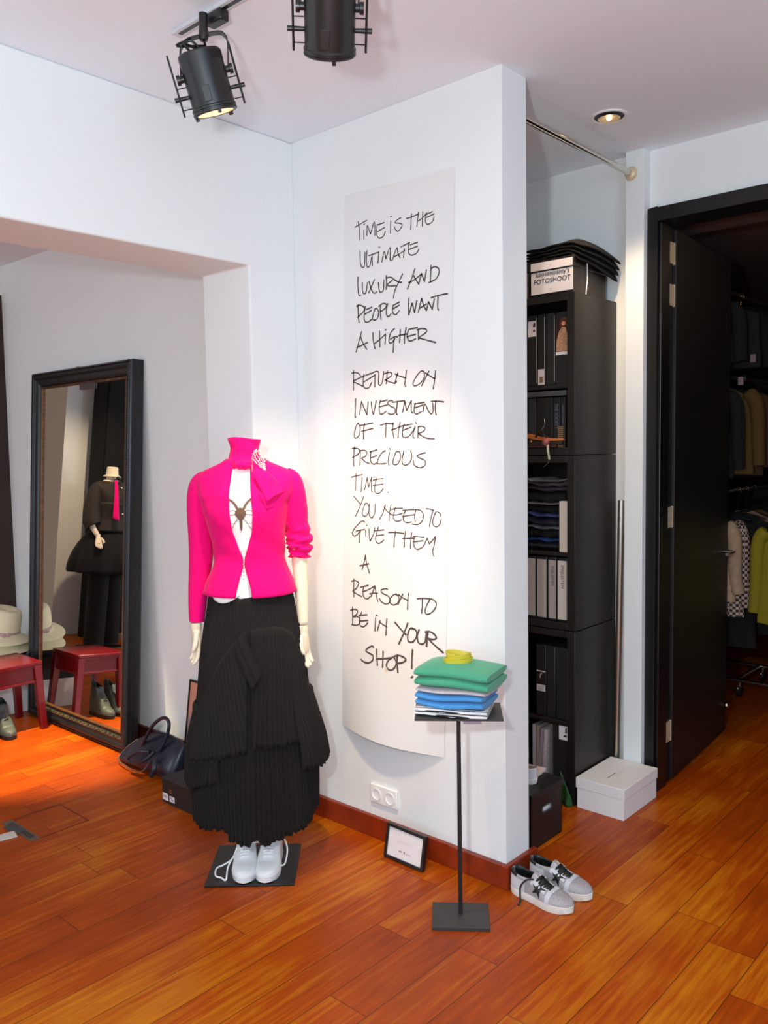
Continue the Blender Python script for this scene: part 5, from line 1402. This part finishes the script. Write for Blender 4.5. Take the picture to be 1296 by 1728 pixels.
# ------------------------------------------------------------------ leaning mirror
mr = thing('standing_mirror', 'tall mirror in a worn black carved frame leaning on the wall', 'mirror', (-4.1125, 2.100, 0.006))
mr.rotation_euler = (-math.atan(0.0595), 0, 0)
MW, MH = 0.5125, 1.905
PRF = [(0, .072), (0, .014), (.004, .006), (.010, .002), (.014, .006), (.018, .001), (.030, .0), (.036, .004), (.040, .012), (.050, .014), (.066, .022), (.074, .030), (.078, .026)]
PRG = [(.078, .026), (.084, .025), (.088, .033), (.088, .045)]


def frame_side(prof, name, mat, which):
    cn = [(-MW, 0), (MW, 0), (MW, MH), (-MW, MH)]
    ins = [(1, 1), (-1, 1), (-1, -1), (1, -1)]
    a, b = which, (which + 1) % 4
    mb = MB()
    ra = [Vector((cn[a][0] + ins[a][0] * w_, d, cn[a][1] + ins[a][1] * w_)) for w_, d in prof]
    rb_ = [Vector((cn[b][0] + ins[b][0] * w_, d, cn[b][1] + ins[b][1] * w_)) for w_, d in prof]
    n = len(prof)
    mb.add(ra + rb_, [(i, i + 1, n + i + 1, n + i) for i in range(n - 1)])
    return mb


M_mframe = pm('worn_black_frame', (20, 20, 23), 0.36, noise=(26, 0.5), bump=(120, 0.5))
fmb = MB()
for k in range(4):
    q = frame_side(PRF, '', None, k); fmb.add(q.v, q.f)
frm = fmb.build('frame', M_mframe, mr, ang=30)
fmb = MB()
for k in range(4):
    q = frame_side(PRG, '', None, k); fmb.add(q.v, q.f)
fmb.build('gilt_slip', M_gilt, frm, ang=30)
# carved relief along the bottom rail and beading on the stiles
random.seed(5)
cv = MB()
for i in range(74):
    x = -MW + 0.07 + i * (2 * MW - 0.14) / 73
    cv.ball((x, 0.0175, 0.056 + 0.005 * math.sin(i * 2.1)), 0.0062, 6, 4, (1, .45, 1.5))
    cv.ball((x + .006, 0.0205, 0.066), 0.0042, 6, 4, (1, .5, 1))
    cv.ball((x, 0.008, 0.012), 0.0042, 6, 4, (1.3, .5, 1))
cv.build('carved_relief', pm('rubbed_gilt_carving', (86, 72, 48), 0.45, noise=(40, 0.6)), frm)
for kx, ky, rr_b in ((-(MW - 0.0135), 0.004, 0.0036), (MW - 0.0135, 0.004, 0.0036), (MW + 0.0005, 0.030, 0.0028)):
    bd = MB()
    for i in range(150):
        bd.ball((kx, ky, 0.02 + i * (MH - 0.04) / 149), rr_b, 6, 4)
    bd.build('beading', M_mframe, frm)
wn_ = MB()
for x, z, l_ in ((-0.02, MH + 0.0004, .03), (0.26, MH - 0.083, .02), (0.37, MH - 0.085, .012), (0.475, MH + 0.0004, .014)):
    wn_.box(x, x + l_, 0.004 if z > MH else 0.024, 0.012 if z > MH else 0.028, z - 0.001, z + 0.0006)
wn_.build('bare_chip', pm('bare_wood', (196, 160, 130), 0.7), frm, smooth=False)
B(-MW + 0.08, MW - 0.08, 0.036, 0.040, 0.08, MH - 0.08).build('mirror_glass', M_glass, mr, smooth=False)
B(-MW + 0.004, MW - 0.004, 0.041, 0.071, 0.004, MH - 0.004).build('backing', M_darkbase, mr, smooth=False)
B(-0.02, 0.13, 0.028, 0.034, MH - 0.115, MH - 0.085).build('patch', pm('smoky_patch', (72, 62, 60), 0.5), mr, smooth=False)

# ------------------------------------------------------------------ red lacquer stool with boots under it
stl = thing('lacquer_stool', 'red lacquer stool with panelled apron standing in front of the mirror', 'stool', (-4.46, 1.91, 0))
HX, HY, HZ = 0.150, 0.143, 0.366
MB().box(-HX, HX, -HY, HY, HZ - 0.020, HZ).build('seat', M_red, stl, bevel=0.004)
for sx in (-1, 1):
    for sy in (-1, 1):
        tp_ = Vector((sx * (HX - 0.022), sy * (HY - 0.022), HZ - 0.02)); bt_ = Vector((sx * (HX - 0.004), sy * (HY - 0.006), 0))
        q = []
        for p, r in ((bt_, .0165), (bt_ * .7 + tp_ * .3, .017), (tp_, .021)):
            q.append([p + Vector((a * r, b * r, 0)) for a, b in ((-1, -1), (1, -1), (1, 1), (-1, 1))])
        MB().loft(q).build('leg', M_red, stl, smooth=False, bevel=0.003)
for ax_, sg in ((0, -1), (0, 1), (1, -1), (1, 1)):
    mb = MB()
    W2 = (HY if ax_ == 0 else HX) - 0.04; dd = (HX if ax_ == 0 else HY)
    def bx(a0, a1, d0, d1, z0, z1):
        if ax_ == 0: mb.box(min(sg * d0, sg * d1), max(sg * d0, sg * d1), a0, a1, z0, z1)
        else: mb.box(a0, a1, min(sg * d0, sg * d1), max(sg * d0, sg * d1), z0, z1)
    bx(-W2, W2, dd - 0.026, dd - 0.014, HZ - 0.105, HZ - 0.02)
    bx(-W2, W2, dd - 0.014, dd - 0.006, HZ - 0.034, HZ - 0.02)
    bx(-W2, W2, dd - 0.014, dd - 0.005, HZ - 0.112, HZ - 0.100)
    mb.build('apron', M_red, stl, smooth=False, bevel=0.002)

M_bootl = pm('worn_green_grey_leather', (70, 76, 74), 0.5, noise=(12, 0.4), bump=(40, 0.4))
M_boots = pm('boot_rubber', (28, 28, 30), 0.6)
for y, x, lab in ((1.866, -4.378, 'grey-green ankle boot under the red stool, the one nearer the mirror'), (1.778, -4.392, 'grey-green ankle boot under the red stool, the one farther from the mirror')):
    e = thing('ankle_boot', lab, 'boot', (x, y, 0), 1.45, 'pair of grey-green ankle boots')
    shoe(e, 0.20, 0.078, 0.178, 0.125, M_bootl, M_boots, M_blk, M_slate, sole_h=0.024, toe_h=0.052, open0=0.55)
    MB().tube(catmull([(0.0, 0.064, 0.180), (0.0, 0.074, 0.197), (0.0, 0.079, 0.177)], 5), 0.003, 6).build('pull_loop', M_slate, e)

# ------------------------------------------------------------------ hats on a black plinth left of the mirror
pl = B(-0.17, 0.15, -0.19, 0.185, 0, 0.165).build('white_box', M_wbox, bevel=0.003)
pl.location = (-4.84, 2.045, 0); tag(pl, 'white box on the floor behind the red stool, under a black box', 'box')
pl = B(-0.165, 0.145, -0.185, 0.18, 0.1655, 0.290).build('black_box', M_bbox, bevel=0.003)
pl.location = (-4.84, 2.045, 0); tag(pl, 'black box standing on the white box behind the red stool', 'box')
def cloth_lump(i, j):
    a = 2 * PI * j / 30; t = i / 9
    r = 0.150 * (math.sin(min(t * 1.0 + .02, 1) * PI * .98) ** .35 if t < .98 else 0.02) * (1 + .05 * math.sin(a * 3))
    return Vector((r * math.cos(a), r * math.sin(a), 0.004 + 0.062 * t))
nv = MB().grid(cloth_lump, 10, 30, cv=True).build('folded_cloth', pm('navy_cloth', (26, 32, 52), 0.8), sub=1)
nv.location = (-4.84, 2.055, 0.288); tag(nv, 'navy folded cloth on the black box under the cream hats', 'cloth')


def hat(label, loc, R_, rc, hc_, tilt, ribbon, crown=True):
    t = thing('sun_hat', label, 'hat', loc, 0, 'cream hats left of the mirror')
    t.rotation_euler = tilt
    prof = [(R_, -0.014), (R_ * .88, -0.004), (rc * 1.25, 0.004), (rc * 1.02, 0.012), (rc, 0.03), (rc * .97, hc_ * .6), (rc * .90, hc_ * .88), (rc * .74, hc_), (rc * .4, hc_ * .97), (.002, hc_ * .90)]
    def f(i, j):
        a = 2 * PI * j / 48; r, z = prof[i]
        wv = 0.010 * math.sin(a * 2 + .7) * (r / R_) ** 2
        dent = -0.012 * max(0, math.cos(a - .4)) ** 3 * (1 if i >= 7 else 0)
        return Vector((r * math.cos(a), r * math.sin(a) * 1.06, z + wv + dent))
    MB().grid(f, len(prof), 48, cv=True).build('hat_body', M_hat, t, sub=1, ang=80, solid=0.002)
    if ribbon:
        rp = [(rc * 1.025, 0.014), (rc * 1.012, 0.036)]
        MB().grid(lambda i, j: Vector((rp[i][0] * math.cos(2 * PI * j / 48), rp[i][0] * 1.06 * math.sin(2 * PI * j / 48), rp[i][1])), 2, 48, cv=True).build('ribbon_band', M_ribbon, t, solid=0.002)
        MB().ball((rc * 1.0, -0.035, 0.026), 0.016, 10, 8, (.5, 1.3, .8)).ball((rc * .98, -0.062, 0.022), 0.012, 10, 8, (.5, 1.4, .7)).build('bow', M_ribbon, t)
    return t


hat('lower cream sun hat whose wide brim shows beneath the ribboned hat', (-4.83, 2.06, 0.385), 0.172, 0.092, 0.07, (math.radians(-5), math.radians(12), 0), False)
hat('upper cream sun hat with a dusty rose ribbon, left of the mirror', (-4.835, 2.065, 0.436), 0.170, 0.098, 0.160, (math.radians(-6), math.radians(13), 0.3), True)

# ------------------------------------------------------------------ floor hatch with cable slot
ht_ = thing('floor_socket_hatch', 'square wooden floor hatch with a metal cable slot, left foreground', 'floor hatch', (-3.19, 1.505, 0))
def ringbox(x0, x1, y0, y1, w_, z0, z1):
    return MB().box(x0, x1, y0, y0 + w_, z0, z1).box(x0, x1, y1 - w_, y1, z0, z1).box(x0, x0 + w_, y0 + w_, y1 - w_, z0, z1).box(x1 - w_, x1, y0 + w_, y1 - w_, z0, z1)
ringbox(-0.122, 0.122, -0.120, 0.118, 0.0035, 0.0, 0.0012).build('hatch_frame', M_darkbase, ht_, smooth=False)
B(-0.124, 0.124, -0.121, -0.082, 0.0, 0.0016).build('metal_strip', M_steel if False else pm('tarnished_metal', (120, 104, 88), 0.4, metal=0.5), ht_, smooth=False)
B(-0.094, 0.094, -0.112, -0.090, 0.0012, 0.0022).build('cable_slot', M_grey, ht_, smooth=False)
fl = B(-0.075, 0.02, -0.135, -0.095, 0.001, 0.0045, None).build('cable_flap', M_slate, ht_, smooth=False)
o = MB().box(-0.32, -0.01, -0.028, 0.028, 0.0, 0.006).build('cable_cover', pm('white_cable_cover', (206, 196, 186), 0.5), bevel=0.002)
o.location = (-3.168, 1.385, 0.0); o.rotation_euler = (0, 0, math.radians(78))
tag(o, 'flat white cable cover running into the floor hatch slot', 'cable cover')


# ------------------------------------------------------------------ what the mirror shows: black wardrobe and a figure in black
M_ward = pm('matt_black_wardrobe', (15, 14, 14), 0.75, spec=0.2)
wd_ = thing('wardrobe', 'tall black double door wardrobe seen in the mirror behind the figure in black', 'wardrobe', (-7.02, -0.13, 0))
B(-0.135, 0.10, -0.64, 0.64, 0.0, 2.56).build('wardrobe_body', M_ward, wd_, smooth=False)
B(0.101, 0.122, -0.635, 0.395, 0.06, 2.54).build('wardrobe_door', M_ward, wd_, bevel=0.003)
B(0.101, 0.122, 0.405, 0.635, 0.06, 2.54).build('wardrobe_door', M_ward, wd_, bevel=0.003)
lb = B(0.105, 0.13, -0.64, 0.64, 0.0, 0.05).build('wardrobe_plinth', pm('plinth_edge', (96, 74, 58), 0.4), wd_, smooth=False)

M2 = thing('mannequin', 'mannequin in black jacket and flared skirt with white hat, seen in the mirror', 'mannequin', (-6.56, 0.62, 0), math.radians(78))
M_jk = pm('black_brown_wool', (38, 30, 24), 0.8, bump=(200, 0.3))
B(-0.14, 0.14, -0.14, 0.14, 0, 0.008).build('base_plate', M_black, M2)
b2 = MB()
b2.loft([[torpt(z, 2 * PI * k / 32, 0.9) for k in range(32)] for z in [0.94 + i * .0244 for i in range(21)]])
b2.tube([(0.004, 0.004, 1.40), (0.004, 0.004, 1.455)], 0.040, 18)
for sx in (-1, 1):
    b2.tube(catmull([(0.01 + sx * .06, 0, 0.95), (sx * .055, .01, .5), (sx * .05, .02, .03)], 6), [.07 - .003 * i for i in range(13)], 12)
    b2.tube(catmull([(sx * .15, .005, 1.33), (sx * .19, .0, 1.18), (sx * .215, -.03, 1.05), (sx * .205, -.10, .955)], 6), [.034 - .0008 * i for i in range(19)], 12)
b2.build('body', M_skin, M2)
hand(M2, T(-0.203, -0.108, 0.945) @ Matrix.Rotation(0.18, 4, 'Y') @ Matrix.Rotation(-.5, 4, 'X') @ Matrix.Rotation(-.5, 4, 'Z'), 1)
hand(M2, T(0.203, -0.108, 0.945) @ Matrix.Rotation(-0.35, 4, 'Y') @ Matrix.Rotation(-.5, 4, 'X') @ Matrix.Rotation(.5, 4, 'Z'), -1)
j2 = MB().grid(lambda i, j: torpt(0.99 + .42 * i / 24, 2 * PI * j / 48, 1.04, .012 + (.03 * (1 - i / 24) if i < 14 else 0)), 25, 48, cv=True).build('jacket', M_jk, M2, solid=.004)
for sx in (-1, 1):
    tubepts([(sx * .118, .004, 1.37), (sx * .150, .006, 1.34), (sx * .190, .0, 1.20), (sx * .212, -.025, 1.07), (sx * .205, -.045, 1.03)], [.03, .055, .066, .070, .066]).build('sleeve', M_jk, j2, solid=.003)
for k in range(5):
    z = 1.36 - .055 * k
    MB().ball((-.01, yfront(-.01, min(z, 1.37), .030 + .012 * k * .3), z), .0105, 10, 6, (1, .5, 1)).build('button', M_silver, j2)
rb2 = ribbon([(.024, -.092, 1.425), (.052, -.090, 1.42), (.120, -.180, 1.10), (.066, -.200, 1.08)])
rb2.build('pink_scarf', M_pink, M2, solid=.006)
bw = MB()
for a in range(5): bw.ball((.004 + .022 * math.cos(a * 1.257), -.075 - .01 * (a % 2), 1.425 + .022 * math.sin(a * 1.257)), .014, 10, 6, (1.2, .6, .8))
bw.build('neck_bow', pm('black_lace_bow', (30, 28, 30), .5), M2)
def fs(i, j):
    t = i / 14; a = 2 * PI * j / 120
    r = .135 + .19 * math.sin(t * PI * .52) ** .8
    r *= 1 + .05 * math.sin(a * 11) * t
    return Vector((.01 + r * math.sin(a), -r * .85 * math.cos(a), 1.0 - .36 * t))
MB().grid(fs, 15, 120, cv=True).build('flared_skirt', M_skirt, M2, solid=.003)
tr2 = MB()
for sx in (-1, 1): tr2.tube([(sx * .065, 0, .75), (sx * .075, .0, .3), (sx * .08, 0, .03)], [.085, .085, .085], 16)
tr2.build('trousers', M_skirt, M2)
MB().lathe([(.078, 1.452), (.062, 1.462), (.052, 1.468), (.046, 1.53), (.040, 1.536), (.002, 1.534)], 32, T(.004, -.004, 0) , capb=False).build('hat', pm('white_felt', (228, 216, 190), .8), M2, solid=.002)
gs = B(-.5, .5, -.01, .01, 0, .8).build('side_panel', M_whiteplastic)
gs.location = (-7.28, 1.30, 0); gs.rotation_euler = (0, 0, PI / 2)
tag(gs, 'white panel against the far wall seen in the mirror beside the wardrobe', 'panel')

# ------------------------------------------------------------------ stock room racks and garments beyond the door
M_rack = pm('rack_chrome', (200, 190, 172), .25, metal=1.0)
t = thing('clothes_rack', 'tall three tier chrome clothes rack along the left side of the stock room', 'clothes rack', (-1.62, 4.15, 0), 0)
for z in (2.235, 1.80, 1.205): MB().tube([(0, 0, z), (0, 2.3, z)], .010, 12).build('rail', M_rack, t)
for y in (0.0, 2.3): MB().tube([(0, y, 0), (0, y, 2.26)], .010, 10).build('upright', M_rack, t)
t = thing('clothes_rail', 'lower single rail in the stock room carrying the lime coats', 'clothes rail', (-1.25, 4.12, 0), 0)
MB().tube([(0, 0, 1.125), (0, .9, 1.125)], .010, 12).build('rail', M_rack, t)
MB().tube([(0, .9, 0), (0, .9, 1.125)], .010, 10).build('upright', M_rack, t)


def garment(label, cat, mat, cx, y, zt_, zb_, hw, slope=.055, th=.05, rot=0.0, nm='hanging_garment', tagcard=None, hook_z=None, skew=0.0):
    t = thing(nm, label, cat, (cx, y, zt_), rot, 'garments hanging in the stock room')
    H_ = zt_ - zb_
    rings = []
    for i in range(13):
        k = i / 12; z = -H_ * k
        w_ = hw * min(1, .28 + (k * H_ / slope) * .72) if k * H_ < slope else hw * (1 + .10 * k)
        d = th * (.35 + .65 * min(1, k * 4)) / 2
        rings.append([Vector((math.copysign(abs(math.cos(a)) ** .55, math.cos(a)) * w_ * .82 + skew * k, math.copysign(abs(math.sin(a)) ** .7, math.sin(a)) * d + .006 * math.sin(a * 3 + k * 9), z)) for a in [2 * PI * q / 24 for q in range(24)]])
    MB().loft(rings).build('garment_body', mat, t, ang=70)
    if cat in ('jacket', 'coat'):
        for sx in (-1, 1):
            MB().tube(catmull([(sx * hw * .72, 0, -.035), (sx * hw * .95, 0, -.10), (sx * hw * 1.0, .004, -.30), (sx * hw * 1.02 + skew * .7, .006, -min(H_ * .9, .52))], 5), [.030, .036, .038, .038, .037, .036, .036, .035, .034, .033, .032, .032, .031, .031, .030, .030], 12).build('sleeve', mat, t)
    hz = (hook_z - zt_) if hook_z else .07
    hk = MB().tube(catmull([(0, 0, -.005), (0, 0, hz * .5), (.004, 0, hz * .72), (.016, 0, hz * .85), (.012, 0, hz + .016), (-.004, 0, hz + .014), (-.012, 0, hz + .002)], 5), .0016, 6)
    hk.build('hanger_hook', M_rack, t)
    MB().tube(catmull([(-hw * .72, 0, -.030), (0, 0, -.002), (hw * .72, 0, -.030)], 5), .006, 8).build('hanger_bar', M_blackmetal, t)
    if tagcard:
        x, z = tagcard
        B(x - .013, x + .013, -th / 2 - .004, -th / 2 - .003, z - .04, z).build('price_tag', pm('tag_grey', (146, 124, 124), .7), t, smooth=False)
    return t


k_ = lambda n, c, **k: pm(n, c, .9, **k)
M_g0 = k_('g_black', (11, 11, 11)); M_g1 = k_('g_blackpattern', (20, 20, 18), noise=(60, .5)); M_g2 = k_('g_olive', (86, 64, 18)); M_g3 = k_('g_brown', (66, 46, 28)); M_g4 = k_('g_rosebrown', (150, 110, 98))
M_g5 = k_('g_taupe', (176, 146, 118), noise=(40, .12)); M_g7 = k_('g_lime', (124, 116, 8)); M_g8 = k_('g_darkplum', (42, 28, 28))
M_g6 = k_('g_check', (180, 160, 146))
nt = M_g6.node_tree
ck = nt.nodes.new('ShaderNodeTexChecker'); ck.inputs['Scale'].default_value = 70; ck.inputs['Color1'].default_value = lin((196, 174, 158)); ck.inputs['Color2'].default_value = lin((52, 40, 40))
nt.links.new(nt.nodes.new('ShaderNodeTexCoord').outputs['Object'], ck.inputs['Vector']); nt.links.new(ck.outputs['Color'], nt.nodes['Principled BSDF'].inputs['Base Color'])
garment('black jacket nearest the door on the upper rail', 'jacket', M_g0, -1.70, 4.34, 2.175, 1.86, .19, hook_z=2.235)
garment('black patterned dress second on the upper rail, with a pale price tag', 'dress', M_g1, -1.64, 4.50, 2.165, 1.84, .20, hook_z=2.235, tagcard=(.15, -.26))
garment('black coat third on the upper rail', 'coat', M_g0, -1.62, 4.66, 2.16, 1.85, .21, hook_z=2.235)
garment('long black coat with two price tags on the middle rail by the door edge', 'coat', M_g0, -1.70, 4.33, 1.735, 1.28, .19, hook_z=1.80, tagcard=(.13, .03))
garment('dark olive brown coat on the middle rail', 'coat', M_g2, -1.645, 4.43, 1.745, 1.30, .20, hook_z=1.80, tagcard=(.12, .045))
garment('dark brown coat just behind the olive one on the middle rail', 'coat', M_g3, -1.635, 4.53, 1.725, 1.29, .205, hook_z=1.80)
garment('rose brown blouse behind the brown coat on the middle rail', 'blouse', M_g4, -1.60, 4.64, 1.69, 1.42, .20, hook_z=1.80)
garment('dark plum skirt at the door edge on the lower rail', 'skirt', M_g8, -1.70, 4.20, 1.10, .52, .17, hook_z=1.205)
garment('taupe beige jacket on the lower rail', 'jacket', M_g5, -1.665, 4.29, 1.085, .66, .165, hook_z=1.205, skew=.02, th=.04)
garment('black and beige checked coat on the lower rail', 'coat', M_g6, -1.655, 4.36, 1.085, .575, .170, hook_z=1.205, skew=.025)
garment('black dress behind the checked coat on the lower rail', 'dress', M_g0, -1.63, 4.46, 1.09, .40, .20, hook_z=1.205)
garment('lime yellow coat on the rail at the right edge of the doorway', 'coat', M_g7, -1.235, 4.30, 1.06, .57, .165, hook_z=1.125, skew=-.01)
garment('longer lime yellow coat behind the first lime one', 'coat', M_g7, -1.20, 4.42, 1.06, .36, .165, hook_z=1.125)
for i, (y, c, lab) in enumerate(((4.60, M_g0, 'empty-looking black top deep on the lower rail'), (4.72, M_g4, 'rose brown top deep on the lower rail'), (4.84, M_g2, 'olive top deep on the lower rail'))):
    garment(lab, 'top', c, -1.60, y, 1.09, .45, .20, hook_z=1.205)
rr_ = thing('rolling_rack', 'low chrome rolling rack base with castors in the dark of the stock room', 'rack', (-1.70, 5.05, 0))
MB().tube([(-.3, .25, .095), (.45, .25, .095)], .012, 12).tube([(-.3, -.15, .095), (.45, -.15, .095)], .012, 12).tube([(.0, -.15, .095), (.0, .25, .095)], .012, 12).build('rack_base', M_rack, rr_)
for x in (-.28, .02, .43):
    for y in (-.15, .25):
        c_ = MB().tube([(x - .012, y, .030), (x + .012, y, .030)], .030, 18).build('castor', M_blackmetal, rr_)
        MB().tube([(x, y, .058), (x, y, .095)], .008, 10).ball((x, y - .026, .055), .010, 8, 6).build('castor_stem', M_chrome, c_)
l = bpy.data.lights.new('stock_room_fill', 'POINT'); l.energy = 3.2; l.color = (1.0, .70, .45); l.shadow_soft_size = .08  # added fill, lifts the dark stock room from an unseen lamp
sl = thing('added_ceiling_lamp', 'small round ceiling lamp added out of view to brighten the stock room', 'ceiling lamp', (-.55, 4.35, 2.50))
MB().lathe([(.07, 0), (.07, -.02), (.05, -.035), (.001, -.04)], 28, None, capb=False).build('lamp_shade', pm('opal_glass', (255, 240, 220), .4, emit=((255, 214, 160), 3.0)), sl)
lo = bpy.data.objects.new('stock_room_fill_light', l); COL.objects.link(lo); lo.parent = sl; lo.location = (0, 0, -.13)
